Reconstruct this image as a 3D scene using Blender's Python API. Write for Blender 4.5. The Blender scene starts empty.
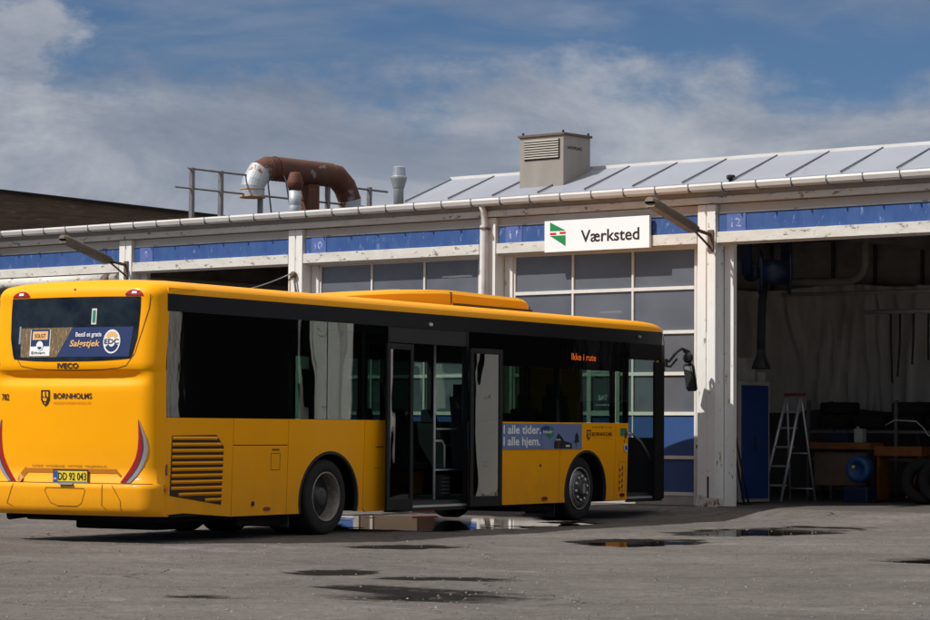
import bpy, bmesh, math, random
from mathutils import Vector, Matrix, noise
random.seed(7)
R = math.radians
sc = bpy.context.scene
col = sc.collection

# ------------------------------------------------------------------ camera
cam_d = bpy.data.cameras.new('camera'); cam = bpy.data.objects.new('camera', cam_d); col.objects.link(cam)
cam_d.sensor_width = 36; cam_d.lens = 2641.4/930*36
cam_d.clip_start = .5; cam_d.clip_end = 6000
PITCH, ROLL, CAMH = .0455, .0064, 1.2859
cam.matrix_world = Matrix.Translation((0, 0, CAMH)) @ Matrix.Rotation(math.pi/2+PITCH, 4, 'X') @ Matrix.Rotation(ROLL, 4, 'Z')
sc.camera = cam

# ------------------------------------------------------------------ light: direction the sunlight travels per metre of drop
SL = Vector((.853, .326, -1.0))
sun_d = bpy.data.lights.new('sun', 'SUN'); sun = bpy.data.objects.new('sun', sun_d); col.objects.link(sun)
sun_d.energy = 4.75; sun_d.angle = R(.53); sun_d.color = (1.0, .96, .905)
sun.rotation_euler = SL.to_track_quat('-Z', 'Y').to_euler()
sun.location = (-20, -10, 30)
elev = math.atan(1/math.hypot(SL.x, SL.y)); rot = math.atan2(-SL.x, -SL.y)

w = bpy.data.worlds.new('World'); sc.world = w; w.use_nodes = True
nt = w.node_tree; nt.nodes.clear()
def N(t, **k):
    n = nt.nodes.new(t)
    for a, b in k.items():
        if a.startswith('i_'):
            n.inputs[int(a[2:]) if a[2:].isdigit() else a[2:]].default_value = b
        else: setattr(n, a, b)
    return n
def build_world():
    L = nt.links
    out = N('ShaderNodeOutputWorld'); bg = N('ShaderNodeBackground'); bg.inputs['Strength'].default_value = .092
    L.new(bg.outputs[0], out.inputs[0])
    sky = N('ShaderNodeTexSky'); sky.sky_type = 'NISHITA'; sky.sun_disc = False
    sky.sun_elevation = elev; sky.sun_rotation = rot; sky.air_density = .7; sky.dust_density = .15; sky.ozone_density = 5.0
    tc = N('ShaderNodeTexCoord')
    sep = N('ShaderNodeSeparateXYZ'); L.new(tc.outputs['Generated'], sep.inputs[0])
    def math_(op, a, b=None, c=None, clamp=False):
        m = N('ShaderNodeMath', operation=op); m.use_clamp = clamp
        for i, v in enumerate((a, b, c)):
            if v is None: continue
            if isinstance(v, (int, float)): m.inputs[i].default_value = v
            else: L.new(v, m.inputs[i])
        return m.outputs[0]
    def smooth(v, a, b):
        m = N('ShaderNodeMapRange'); m.interpolation_type = 'SMOOTHSTEP'
        L.new(v, m.inputs[0]); m.inputs[1].default_value = a; m.inputs[2].default_value = b
        return m.outputs[0]
    def nz(scale, detail, rough, sx=1, sy=1, sz=1, off=0, dist=0):
        mp = N('ShaderNodeMapping'); mp.inputs['Scale'].default_value = (sx, sy, sz); mp.inputs['Location'].default_value = (off, off*.7, off*.3)
        L.new(tc.outputs['Generated'], mp.inputs[0])
        n = N('ShaderNodeTexNoise'); n.inputs['Scale'].default_value = scale; n.inputs['Detail'].default_value = detail
        n.inputs['Roughness'].default_value = rough; n.inputs['Distortion'].default_value = dist
        L.new(mp.outputs[0], n.inputs['Vector']); return n.outputs['Fac']
    X, Z = sep.outputs['X'], sep.outputs['Z']
    n1 = nz(9, 8, .58, 1, 1, 2.4, 3.1)          # big shapes of the bank
    n2 = nz(26, 8, .62, 1, 1, 1.7, 7.7)         # puffs
    n3 = nz(11, 6, .55, 1, 1, 4.5, 1.3, .4)     # streaks
    # bank: dense below an uneven top edge, thin streaks above it
    edge = math_('ADD', Z, math_('MULTIPLY', math_('SUBTRACT', n1, .5), -.10))
    edge = math_('ADD', edge, math_('MULTIPLY', math_('SUBTRACT', n2, .5), -.05))
    bank = math_('SUBTRACT', 1.0, smooth(edge, .116, .146))
    veil = math_('MULTIPLY', smooth(n3, .42, .70), .38)
    # cumulus head at upper left
    d = N('ShaderNodeVectorMath', operation='DISTANCE'); L.new(tc.outputs['Generated'], d.inputs[0])
    v = Vector((-.166, .98, .1415)).normalized(); d.inputs[1].default_value = v
    cum = math_('SUBTRACT', 1.0, smooth(math_('ADD', d.outputs['Value'], math_('MULTIPLY', math_('SUBTRACT', n2, .5), -.075)), .016, .034))
    # unseen rest of the sky dome: broken cloud, made bright to add fill
    up = smooth(Z, .2, .4)
    broken = math_('MULTIPLY', smooth(nz(2.6, 7, .6, 1, 1, 1.6, 5.0), .40, .52), up)
    cov = math_('MAXIMUM', math_('MAXIMUM', math_('MULTIPLY', bank, .93), veil), math_('MAXIMUM', math_('MULTIPLY', cum, .85), broken))
    shade = math_('ADD', math_('MULTIPLY', nz(8, 10, .62, 1, 1, 2.6, 11.0, .5), .80), math_('MULTIPLY', n2, .20))
    shade = math_('ADD', shade, math_('MULTIPLY', cum, .05))
    shade = math_('ADD', shade, math_('MULTIPLY', smooth(math_('ABSOLUTE', math_('ADD', Z, -.085)), .055, .0), .045))
    ramp = N('ShaderNodeValToRGB'); L.new(shade, ramp.inputs[0])
    e = ramp.color_ramp.elements
    e[0].position = .36; e[0].color = (1.95, 2.35, 3.1, 1); e[1].position = .70; e[1].color = (5.2, 5.4, 5.8, 1)
    m_ = e.new(.52); m_.color = (3.0, 3.35, 4.05, 1)
    # puffs catch the sun on the cumulus head
    tint = N('ShaderNodeMix', data_type='RGBA', blend_type='MULTIPLY'); tint.inputs[0].default_value = 1
    L.new(sky.outputs[0], tint.inputs[6]); tint.inputs[7].default_value = (.55, .615, .66, 1)
    mix = N('ShaderNodeMix', data_type='RGBA'); L.new(cov, mix.inputs[0]); L.new(tint.outputs[2], mix.inputs[6]); L.new(ramp.outputs[0], mix.inputs[7])
    hi = N('ShaderNodeMix', data_type='RGBA'); L.new(broken, hi.inputs[0]); L.new(mix.outputs[2], hi.inputs[6]); hi.inputs[7].default_value = (9.5, 9.3, 9.2, 1)
    L.new(hi.outputs[2], bg.inputs[0])
build_world()
sc.view_settings.view_transform = 'Standard'; sc.view_settings.look = 'None'
sc.view_settings.exposure = 0; sc.view_settings.gamma = 1; sc.view_settings.use_curve_mapping = False
sc.render.engine = 'CYCLES'
sc.cycles.max_bounces = 10; sc.cycles.transparent_max_bounces = 16; sc.cycles.glossy_bounces = 5

# ------------------------------------------------------------------ frames (right-handed, z up)
def frame(x, y, z, ax):
    a = Vector((ax[0], ax[1], 0)).normalized(); b = Vector((-a.y, a.x, 0))
    m = Matrix.Identity(4)
    for i in range(3): m[i][0] = a[i]; m[i][1] = b[i]; m[i][2] = (0, 0, 1)[i]; m[i][3] = (x, y, z)[i]
    return m
BUS = frame(-1.6557, 32.3405, 0, (math.sin(.5357), math.cos(.5357)))      # x forward, y to the bus's left, origin under rear axle
K = .900
GZ = (1-K)*CAMH
FAC = frame(4.0152*K, 45.5619*K, GZ, (math.cos(.7028), -math.sin(.7028)))  # x along the facade to the right, y into the building
WORLD = Matrix.Identity(4)

# ------------------------------------------------------------------ mesh builder
def V(p): return Vector(p)
class MB:
    """Collects shapes in a thing's frame; k scales facade units to metres."""
    def __init__(s, o=(0, 0, 0), k=1.0): s.bm = bmesh.new(); s.o = Vector(o); s.k = k; s.smooth = False
    def v(s, p): return s.bm.verts.new((Vector(p)-s.o)*s.k)
    def face(s, pts):
        try: return s.bm.faces.new([s.v(p) for p in pts])
        except ValueError: return None
    def box(s, x0, x1, y0, y1, z0, z1, bev=0):
        P = [(x0,y0,z0),(x1,y0,z0),(x1,y1,z0),(x0,y1,z0),(x0,y0,z1),(x1,y0,z1),(x1,y1,z1),(x0,y1,z1)]
        vs = [s.v(p) for p in P]
        fs = [s.bm.faces.new([vs[i] for i in f]) for f in ((0,3,2,1),(4,5,6,7),(0,1,5,4),(1,2,6,5),(2,3,7,6),(3,0,4,7))]
        if bev:
            es = {e for f in fs for e in f.edges}
            bmesh.ops.bevel(s.bm, geom=list(es), offset=bev*s.k, segments=2, affect='EDGES', profile=.6)
        return s
    def hexa(s, lo, hi):
        """lo, hi: four points each"""
        a = [s.v(p) for p in lo]; b = [s.v(p) for p in hi]; n = len(a)
        s.bm.faces.new(a[::-1]); s.bm.faces.new(b)
        for i in range(n): s.bm.faces.new([a[i], a[(i+1) % n], b[(i+1) % n], b[i]])
        return s
    def prism(s, pts, fn, d0, d1):
        """polygon of (u,v) mapped by fn(u,v,depth), from depth d0 to d1"""
        return s.hexa([fn(u, v, d0) for u, v in pts], [fn(u, v, d1) for u, v in pts])
    def tube(s, pts, r, n=10, caps=True, r1=None):
        pts = [Vector(p) for p in pts]; rings = []
        for i, p in enumerate(pts):
            t = (pts[min(i+1, len(pts)-1)]-pts[max(i-1, 0)]).normalized()
            u = t.orthogonal().normalized() if i == 0 else (u-t*u.dot(t)).normalized()
            w_ = t.cross(u)
            rr = r if r1 is None else r+(r1-r)*i/(len(pts)-1)
            if isinstance(r, (list, tuple)): rr = r[i]
            rings.append([s.v(p+(u*math.cos(a)+w_*math.sin(a))*rr) for a in [2*math.pi*j/n for j in range(n)]])
        for a, b in zip(rings, rings[1:]):
            for j in range(n):
                f = s.bm.faces.new([a[j], a[(j+1) % n], b[(j+1) % n], b[j]]); f.smooth = True
        if caps: s.bm.faces.new(rings[0][::-1]); s.bm.faces.new(rings[-1])
        return s
    def lathe(s, prof, c, axis, n=40, smooth=True, caps=True):
        """prof: (radius, offset along axis)"""
        c = Vector(c); ax = Vector(axis).normalized(); u = Vector((0, 0, 1)) if abs(ax.z) < .9 else Vector((1, 0, 0))
        u = (u-ax*u.dot(ax)).normalized(); w_ = ax.cross(u)
        rings = []
        for r, h in prof:
            rings.append([s.v(c+ax*h+(u*math.cos(a)+w_*math.sin(a))*max(r, .0005)) for a in [2*math.pi*j/n for j in range(n)]])
        for a, b in zip(rings, rings[1:]):
            for j in range(n):
                f = s.bm.faces.new([a[j], a[(j+1) % n], b[(j+1) % n], b[j]]); f.smooth = smooth
        if caps: s.bm.faces.new(rings[0][::-1]); s.bm.faces.new(rings[-1])
        return s
    def grid(s, rows, smooth=True, flip=False):
        vr = [[s.v(p) for p in r] for r in rows]
        for a, b in zip(vr, vr[1:]):
            for j in range(len(a)-1):
                q = [a[j], a[j+1], b[j+1], b[j]]
                f = s.bm.faces.new(q[::-1] if flip else q); f.smooth = smooth
        return s
    def text(s, txt, fn, width=None, height=.1, bold=0, x0=0, z0=0, spacing=1.0, align='L'):
        """flat letters mapped by fn(u, v); u to the right, v up"""
        cu = bpy.data.curves.new('lettering', 'FONT'); cu.body = txt; cu.size = 1; cu.offset = bold; cu.space_character = spacing; cu.resolution_u = 3
        ob = bpy.data.objects.new('lettering', cu); col.objects.link(ob)
        dg = bpy.context.evaluated_depsgraph_get(); dg.update()
        me = bpy.data.meshes.new_from_object(ob.evaluated_get(dg))
        xs = [q.co.x for q in me.vertices]; ys = [q.co.y for q in me.vertices]
        mnx, mxx = min(xs), max(xs); cap = .71
        sy = height/cap; sx = sy if width is None else width/(mxx-mnx)
        W_ = (mxx-mnx)*sx
        off = {'L': 0, 'C': -W_/2, 'R': -W_}[align]
        vs = [s.v(fn(x0+off+(q.co.x-mnx)*sx, z0+q.co.y*sy)) for q in me.vertices]
        for p in me.polygons:
            try: s.bm.faces.new([vs[i] for i in p.vertices])
            except ValueError: pass
        bpy.data.objects.remove(ob); bpy.data.meshes.remove(me); bpy.data.curves.remove(cu)
        return s
    def build(s, name, m, parent=None, recalc=True):
        if recalc: bmesh.ops.recalc_face_normals(s.bm, faces=s.bm.faces[:])
        me = bpy.data.meshes.new(name); s.bm.to_mesh(me); s.bm.free()
        for mm in (m if isinstance(m, (list, tuple)) else [m]): me.materials.append(mm)
        o = bpy.data.objects.new(name, me); col.objects.link(o)
        if parent is not None: o.parent = parent
        return o
def tag(o, label=None, cat=None, group=None, kind=None):
    if label: o['label'] = label
    if cat: o['category'] = cat
    if group: o['group'] = group
    if kind: o['kind'] = kind
    return o
class Thing:
    """an Empty at the base of a thing, in one of the frames"""
    def __init__(s, name, label, cat, fr=WORLD, o=(0, 0, 0), k=1.0, group=None):
        s.o = Vector(o); s.k = k; s.e = bpy.data.objects.new(name, None); col.objects.link(s.e)
        s.e.empty_display_size = .3
        s.e.matrix_world = fr @ Matrix.Translation(s.o*k)
        tag(s.e, label, cat, group)
    def mb(s): return MB(s.o, s.k)
def single(name, mb, m, fr, label=None, cat=None, group=None, kind=None):
    o = mb.build(name, m); o.matrix_world = fr @ Matrix.Translation(mb.o*mb.k); return tag(o, label, cat, group, kind)

# ------------------------------------------------------------------ materials
def mat(name, c, rough=.6, metal=0, c2=None, nscale=4, namt=.5, bump=0, bscale=60, coat=0, spec=.5, wear=None, wscale=9, wthr=.62, stretch=(1, 1, 1), emit=None, wsoft=.05, detail=6):
    m = bpy.data.materials.new(name); m.use_nodes = True; t = m.node_tree; L = t.links
    p = t.nodes['Principled BSDF']; p.inputs['Base Color'].default_value = (*c, 1); p.inputs['Roughness'].default_value = rough
    p.inputs['Metallic'].default_value = metal; p.inputs['Specular IOR Level'].default_value = spec
    p.inputs['Coat Weight'].default_value = coat; p.inputs['Coat Roughness'].default_value = .06
    tc = t.nodes.new('ShaderNodeTexCoord'); mp = t.nodes.new('ShaderNodeMapping'); mp.inputs['Scale'].default_value = stretch
    L.new(tc.outputs['Object'], mp.inputs[0])
    last = None
    if c2 is not None:
        n = t.nodes.new('ShaderNodeTexNoise'); n.inputs['Scale'].default_value = nscale; n.inputs['Detail'].default_value = detail; n.inputs['Roughness'].default_value = .62
        L.new(mp.outputs[0], n.inputs['Vector'])
        r = t.nodes.new('ShaderNodeMapRange'); r.inputs[1].default_value = .5-namt/2; r.inputs[2].default_value = .5+namt/2; L.new(n.outputs['Fac'], r.inputs[0])
        x = t.nodes.new('ShaderNodeMix'); x.data_type = 'RGBA'; x.inputs[6].default_value = (*c, 1); x.inputs[7].default_value = (*c2, 1)
        L.new(r.outputs[0], x.inputs[0]); last = x.outputs[2]
    if wear is not None:
        n = t.nodes.new('ShaderNodeTexNoise'); n.inputs['Scale'].default_value = wscale; n.inputs['Detail'].default_value = 10; n.inputs['Roughness'].default_value = .7
        L.new(mp.outputs[0], n.inputs['Vector'])
        r = t.nodes.new('ShaderNodeMapRange'); r.inputs[1].default_value = wthr; r.inputs[2].default_value = wthr+wsoft; L.new(n.outputs['Fac'], r.inputs[0])
        x = t.nodes.new('ShaderNodeMix'); x.data_type = 'RGBA'; L.new(r.outputs[0], x.inputs[0])
        if last: L.new(last, x.inputs[6])
        else: x.inputs[6].default_value = (*c, 1)
        x.inputs[7].default_value = (*wear, 1); last = x.outputs[2]
    if last: L.new(last, p.inputs['Base Color'])
    if bump:
        n = t.nodes.new('ShaderNodeTexNoise'); n.inputs['Scale'].default_value = bscale; n.inputs['Detail'].default_value = 4
        L.new(mp.outputs[0], n.inputs['Vector'])
        b = t.nodes.new('ShaderNodeBump'); b.inputs['Strength'].default_value = 1; b.inputs['Distance'].default_value = bump
        L.new(n.outputs['Fac'], b.inputs['Height']); L.new(b.outputs[0], p.inputs['Normal'])
    if emit: p.inputs['Emission Color'].default_value = (*emit[0], 1); p.inputs['Emission Strength'].default_value = emit[1]
    return m
def glass_mat(name, tint, wave=.004, wscale=1.3, diff=None, dmix=0, rough=0, boost=1.0, stretch=(1, 1, .25)):
    """thin pane: what lies behind, tinted, under a wavy reflection"""
    m = bpy.data.materials.new(name); m.use_nodes = True; t = m.node_tree; L = t.links; t.nodes.clear()
    out = t.nodes.new('ShaderNodeOutputMaterial'); tr = t.nodes.new('ShaderNodeBsdfTransparent'); tr.inputs[0].default_value = (*tint, 1)
    gl = t.nodes.new('ShaderNodeBsdfGlossy'); gl.inputs['Roughness'].default_value = rough
    tc = t.nodes.new('ShaderNodeTexCoord'); mp = t.nodes.new('ShaderNodeMapping'); mp.inputs['Scale'].default_value = stretch; L.new(tc.outputs['Object'], mp.inputs[0])
    n = t.nodes.new('ShaderNodeTexNoise'); n.inputs['Scale'].default_value = wscale; n.inputs['Detail'].default_value = 1.5; L.new(mp.outputs[0], n.inputs['Vector'])
    b = t.nodes.new('ShaderNodeBump'); b.inputs['Strength'].default_value = 1; b.inputs['Distance'].default_value = wave; L.new(n.outputs['Fac'], b.inputs['Height'])
    L.new(b.outputs[0], gl.inputs['Normal'])
    # symmetric fresnel from the facing angle, so a pane reflects alike from both sides
    lw = t.nodes.new('ShaderNodeLayerWeight'); lw.inputs['Blend'].default_value = .5
    pw = t.nodes.new('ShaderNodeMath'); pw.operation = 'POWER'; L.new(lw.outputs['Facing'], pw.inputs[0]); pw.inputs[1].default_value = 3.2
    ma = t.nodes.new('ShaderNodeMath'); ma.operation = 'MULTIPLY_ADD'; L.new(pw.outputs[0], ma.inputs[0]); ma.inputs[1].default_value = .85*boost; ma.inputs[2].default_value = .055*boost; ma.use_clamp = True
    base = tr.outputs[0]
    if diff:
        df = t.nodes.new('ShaderNodeBsdfDiffuse'); df.inputs[0].default_value = (*diff, 1)
        n2 = t.nodes.new('ShaderNodeTexNoise'); n2.inputs['Scale'].default_value = 1.3; n2.inputs['Detail'].default_value = 5; n2.inputs['Distortion'].default_value = .4; L.new(tc.outputs['Object'], n2.inputs['Vector'])
        r = t.nodes.new('ShaderNodeMapRange'); r.inputs[1].default_value = .3; r.inputs[2].default_value = .75; r.inputs[3].default_value = dmix*.8; r.inputs[4].default_value = min(1, dmix*1.2); L.new(n2.outputs['Fac'], r.inputs[0])
        mx = t.nodes.new('ShaderNodeMixShader'); L.new(r.outputs[0], mx.inputs[0]); L.new(tr.outputs[0], mx.inputs[1]); L.new(df.outputs[0], mx.inputs[2]); base = mx.outputs[0]
    mx = t.nodes.new('ShaderNodeMixShader'); L.new(ma.outputs[0], mx.inputs[0]); L.new(base, mx.inputs[1]); L.new(gl.outputs[0], mx.inputs[2])
    L.new(mx.outputs[0], out.inputs[0]); return m

M = {}
M['orange'] = mat('bus_orange_paint', (.90, .372, .0), .5, coat=.07, c2=(.87, .355, .0), nscale=2.5, bump=.0003, bscale=1.6, spec=.12)
def grime(m, dirt):
    t = m.node_tree; L = t.links; p = t.nodes['Principled BSDF']; src = p.inputs['Base Color'].links[0].from_socket
    tc = t.nodes.new('ShaderNodeTexCoord'); sp = t.nodes.new('ShaderNodeSeparateXYZ'); L.new(tc.outputs['Object'], sp.inputs[0])
    r = t.nodes.new('ShaderNodeMapRange'); r.inputs[1].default_value = 1.15; r.inputs[2].default_value = .25; L.new(sp.outputs['Z'], r.inputs[0])
    mp = t.nodes.new('ShaderNodeMapping'); mp.inputs['Scale'].default_value = (1.6, 1.6, .8); L.new(tc.outputs['Object'], mp.inputs[0])
    n = t.nodes.new('ShaderNodeTexNoise'); n.inputs['Scale'].default_value = 3; n.inputs['Detail'].default_value = 9; n.inputs['Roughness'].default_value = .7; L.new(mp.outputs[0], n.inputs['Vector'])
    mu = t.nodes.new('ShaderNodeMath'); mu.operation = 'MULTIPLY'; L.new(r.outputs[0], mu.inputs[0]); L.new(n.outputs['Fac'], mu.inputs[1])
    m2 = t.nodes.new('ShaderNodeMath'); m2.operation = 'MULTIPLY'; L.new(mu.outputs[0], m2.inputs[0]); m2.inputs[1].default_value = .55
    x = t.nodes.new('ShaderNodeMix'); x.data_type = 'RGBA'; L.new(m2.outputs[0], x.inputs[0]); L.new(src, x.inputs[6]); x.inputs[7].default_value = (*dirt, 1); L.new(x.outputs[2], p.inputs['Base Color'])
grime(M['orange'], (.30, .15, .04))
M['black_gloss'] = mat('bus_black_glass', (.003, .003, .004), .03, bump=.0045, bscale=1.2, stretch=(1, 1, .45), spec=.8)
M['band'] = mat('bus_dark_band', (.007, .008, .011), .4, c2=(.010, .011, .014), nscale=3, spec=.15)
M['rubber'] = mat('black_rubber', (.012, .012, .013), .75, c2=(.02, .019, .018), nscale=12)
M['tyre'] = mat('tyre_rubber', (.011, .011, .012), .8, c2=(.022, .02, .018), nscale=9, bump=.002, bscale=50, spec=.3)
M['under'] = mat('underbody', (.006, .006, .006), .85, c2=(.012, .011, .010), nscale=6, spec=.15)
M['inner'] = mat('bus_interior', (.022, .023, .026), .7)
M['frame'] = mat('door_frame_dark', (.010, .011, .013), .45, c2=(.015, .016, .018), nscale=8, spec=.2)
M['rim'] = mat('wheel_rim', (.30, .27, .23), .5, metal=.2, c2=(.12, .105, .09), nscale=16)
M['rimdark'] = mat('wheel_hub_dark', (.025, .025, .027), .5, c2=(.05, .048, .045), nscale=15)
M['steel'] = mat('brushed_steel', (.62, .62, .60), .3, metal=.85)
M['alu'] = mat('aluminium', (.60, .61, .62), .38, metal=.55, c2=(.45, .45, .46), nscale=20)
M['glass'] = glass_mat('bus_tinted_glass', (.46, .58, .53), .0055, 1.25, boost=1.15, stretch=(1, 1, .45))
M['rearglass'] = mat('rear_window_glass', (.004, .006, .009), .06, c2=(.016, .022, .026), nscale=3.2, namt=.25, spec=.38, bump=.003, bscale=2)
M['red'] = mat('red_lens', (.32, .006, .012), .15, coat=.6)
M['redglow'] = mat('dark_red_lens', (.16, .006, .008), .15, coat=.6)
M['lensgrey'] = mat('grey_lens', (.28, .27, .29), .15, coat=.6)
M['lensdark'] = mat('smoked_lens', (.06, .035, .05), .15, coat=.6)
M['amber'] = mat('amber_lens', (.55, .13, .01), .2, coat=.5)
M['seam'] = mat('panel_seam', (.10, .035, .002), .7)
M['grilleback'] = mat('shaded_grille_back', (.035, .018, .006), .8, c2=(.015, .010, .005), nscale=8)
M['recess_shade'] = mat('recess_shade_orange', (.42, .14, .002), .5)
M['ink'] = mat('black_ink', (.018, .013, .008), .5)
M['brownink'] = mat('brown_ink', (.10, .045, .01), .6)
M['faintink'] = mat('faint_ink', (.50, .21, .01), .6)
M['white'] = mat('white_print', (.75, .76, .77), .5)
M['offwhite'] = mat('offwhite_print', (.62, .60, .55), .5)
M['peach'] = mat('peach_print', (.75, .43, .16), .5)
M['navy'] = mat('navy_print', (.018, .034, .115), .35)
M['wheat'] = mat('wheat_field_print', (.22, .14, .055), .5, c2=(.055, .045, .02), nscale=24, namt=.35, stretch=(1, 3.2, .6), wear=(.42, .33, .19), wscale=18, wthr=.56)
M['plate'] = mat('plate_yellow', (.72, .55, .03), .4)
M['eublue'] = mat('plate_blue', (.02, .07, .35), .4)
M['adblue'] = mat('sticker_blue_grey', (.135, .185, .36), .4, c2=(.15, .20, .37), nscale=3)
M['adgreen'] = mat('sticker_green', (.02, .20, .13), .4)
M['adteal'] = mat('sticker_dark_blue', (.01, .05, .14), .4)
M['addark'] = mat('sticker_dark', (.012, .016, .022), .4)
M['led'] = mat('led_letters', (.2, .05, .01), .5, emit=((1.0, .17, .01), .5))
M['seat'] = mat('seat_fabric', (.022, .036, .075), .9, c2=(.012, .016, .03), nscale=30)
M['seatback'] = mat('seat_shell', (.035, .036, .04), .6)
M['yellowpole'] = mat('pole_steel', (.75, .75, .72), .3)
M['teal'] = mat('teal_panel', (.006, .06, .085), .5)

WH = (.74, .73, .70)
M['column'] = mat('column_white_paint', WH, .62, c2=(.66, .645, .60), nscale=3.5, namt=.5, wear=(.24, .17, .11), wscale=11, wthr=.61, bump=.003, bscale=18, stretch=(1, 1, .45))
M['basepaint'] = mat('chipped_base_paint', (.60, .57, .53), .7, c2=(.42, .38, .34), nscale=6, namt=.3, wear=(.17, .085, .045), wscale=9, wthr=.53, bump=.006, bscale=16)
M['beam'] = mat('beam_white_paint', (.62, .60, .56), .65, c2=(.50, .475, .43), nscale=5, namt=.4, wear=(.17, .14, .11), wscale=9, wthr=.565, bump=.003, bscale=20, stretch=(.5, 1, 1.2))
M['fascia'] = mat('fascia_cream', (.55, .52, .49), .65, c2=(.47, .44, .41), nscale=2.5, stretch=(.4, 1, 1), wear=(.30, .24, .18), wscale=6, wthr=.68)
M['cornice'] = mat('cornice_grey', (.40, .385, .36), .7, c2=(.27, .255, .235), nscale=4, namt=.35, stretch=(.5, 1, 1.6), wear=(.19, .12, .07), wscale=7, wthr=.64)
M['blue'] = mat('faded_blue_paint', (.023, .066, .215), .6, c2=(.045, .098, .26), nscale=3.2, namt=.4, stretch=(1.6, 1, .6), spec=.25, wear=(.13, .20, .38), wscale=9, wthr=.60)
M['plateblue'] = mat('number_plate_blue', (.055, .10, .30), .5, c2=(.10, .15, .36), nscale=9)
M['platenum'] = mat('number_faded_white', (.36, .42, .62), .6, c2=(.06, .11, .30), nscale=16, namt=.18)
M['gutter'] = mat('gutter_white', (.66, .65, .64), .4, c2=(.50, .48, .45), nscale=4, stretch=(.4, 1, 1.5), wear=(.28, .22, .16), wscale=9, wthr=.66)
M['doorframe'] = mat('door_frame_white', (.70, .68, .64), .5, c2=(.58, .56, .52), nscale=5)
M['doorglass'] = glass_mat('workshop_door_glass', (.30, .31, .33), .003, 2.2, diff=(.175, .19, .22), dmix=.62, rough=.12, boost=1.25, stretch=(1, 1, 1))
M['doorblue'] = mat('door_panel_blue', (.020, .062, .20), .5, c2=(.027, .075, .225), nscale=2)
M['sill'] = mat('door_sill_grey', (.42, .40, .37), .7, c2=(.30, .28, .25), nscale=5, wear=(.14, .11, .08), wscale=8, wthr=.6)
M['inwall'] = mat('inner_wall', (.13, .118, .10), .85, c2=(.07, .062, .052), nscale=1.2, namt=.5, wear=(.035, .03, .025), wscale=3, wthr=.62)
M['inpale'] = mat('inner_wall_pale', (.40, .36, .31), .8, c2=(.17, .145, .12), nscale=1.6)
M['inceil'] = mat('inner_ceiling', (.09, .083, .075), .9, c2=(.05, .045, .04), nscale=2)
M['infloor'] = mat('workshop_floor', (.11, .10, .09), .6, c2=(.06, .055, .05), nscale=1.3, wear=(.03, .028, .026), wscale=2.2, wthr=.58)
M['roofsheet'] = mat('translucent_roof_sheet', (.46, .49, .56), .6, c2=(.40, .42, .49), nscale=1.5, stretch=(1, .5, 1), wear=(.22, .22, .245), wscale=4, wthr=.66)
M['roofseam'] = mat('roof_seam', (.13, .13, .15), .5)
M['roofdark'] = mat('roof_felt', (.10, .10, .10), .9, c2=(.06, .06, .06), nscale=2)
M['galv'] = mat('galvanised_box', (.31, .29, .255), .55, metal=.15, c2=(.245, .225, .195), nscale=3.5, stretch=(1.4, 1.4, .35), wear=(.17, .15, .13), wscale=9, wthr=.66)
M['zincrust'] = mat('part_rusted_duct', (.125, .043, .02), .75, c2=(.065, .026, .015), nscale=3, wear=(.24, .22, .20), wscale=3.2, wthr=.57, bump=.004, bscale=14)
M['dark'] = mat('dark_gap', (.012, .012, .012), .9)
M['rust'] = mat('rusty_duct', (.135, .040, .016), .75, metal=.15, c2=(.07, .024, .012), nscale=3.5, namt=.5, wear=(.24, .09, .035), wscale=5, wthr=.60, bump=.004, bscale=14)
M['zinc'] = mat('zinc_duct', (.45, .48, .50), .45, metal=.35, c2=(.33, .35, .37), nscale=3, wear=(.22, .08, .03), wscale=2.6, wthr=.585, wsoft=.03, bump=.003, bscale=14)
M['zincclean'] = mat('zinc_clean', (.48, .50, .52), .35, metal=.6, c2=(.36, .38, .40), nscale=6)
M['railmetal'] = mat('rail_galvanised', (.23, .22, .225), .5, metal=.4, c2=(.14, .13, .13), nscale=10)
M['signwhite'] = mat('sign_white', (.80, .80, .81), .4)
M['green'] = mat('sign_green', (.012, .23, .062), .4)
M['signred'] = mat('sign_red', (.55, .015, .02), .4)
M['lamp'] = mat('old_lamp_housing', (.135, .105, .075), .6, c2=(.07, .055, .04), nscale=7, wear=(.35, .31, .26), wscale=7, wthr=.63)
M['lamplens'] = mat('lamp_lens', (.22, .19, .145), .35, c2=(.13, .11, .08), nscale=6)
M['bracket'] = mat('rusty_bracket', (.13, .10, .085), .7, c2=(.09, .045, .025), nscale=10)
M['ruststreak'] = mat('rust_streak', (.30, .13, .05), .8, c2=(.42, .25, .13), nscale=6)
M['brown'] = mat('brown_timber', (.13, .083, .048), .85, c2=(.05, .033, .02), nscale=5, namt=.45, stretch=(.35, .35, 4), wear=(.21, .15, .09), wscale=6, wthr=.6, bump=.01, bscale=9)
M['fluor'] = mat('lit_tube', (.9, .9, .85), .5, emit=((1.0, .86, .66), 9))
M['cabblue'] = mat('cabinet_blue', (.008, .038, .16), .5, c2=(.007, .03, .13), nscale=3)
M['cabside'] = mat('cabinet_grey', (.30, .28, .25), .6)
M['boxgrey'] = mat('switch_box_grey', (.38, .36, .34), .6, c2=(.28, .26, .24), nscale=8)
M['ladderred'] = mat('ladder_cap_red', (.22, .02, .02), .5)
M['curtain'] = mat('hanging_sheet', (.66, .61, .55), .35, c2=(.46, .42, .37), nscale=1.5, stretch=(2.5, 1, .4), spec=.4)
M['reelblue'] = mat('reel_blue', (.008, .018, .05), .45)
M['cart'] = mat('cart_orange', (.30, .10, .015), .6, c2=(.14, .05, .012), nscale=6)
M['card'] = mat('cardboard', (.17, .115, .075), .85, c2=(.12, .08, .05), nscale=4)
M['fanblue'] = mat('blower_blue', (.015, .075, .20), .45)
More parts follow.
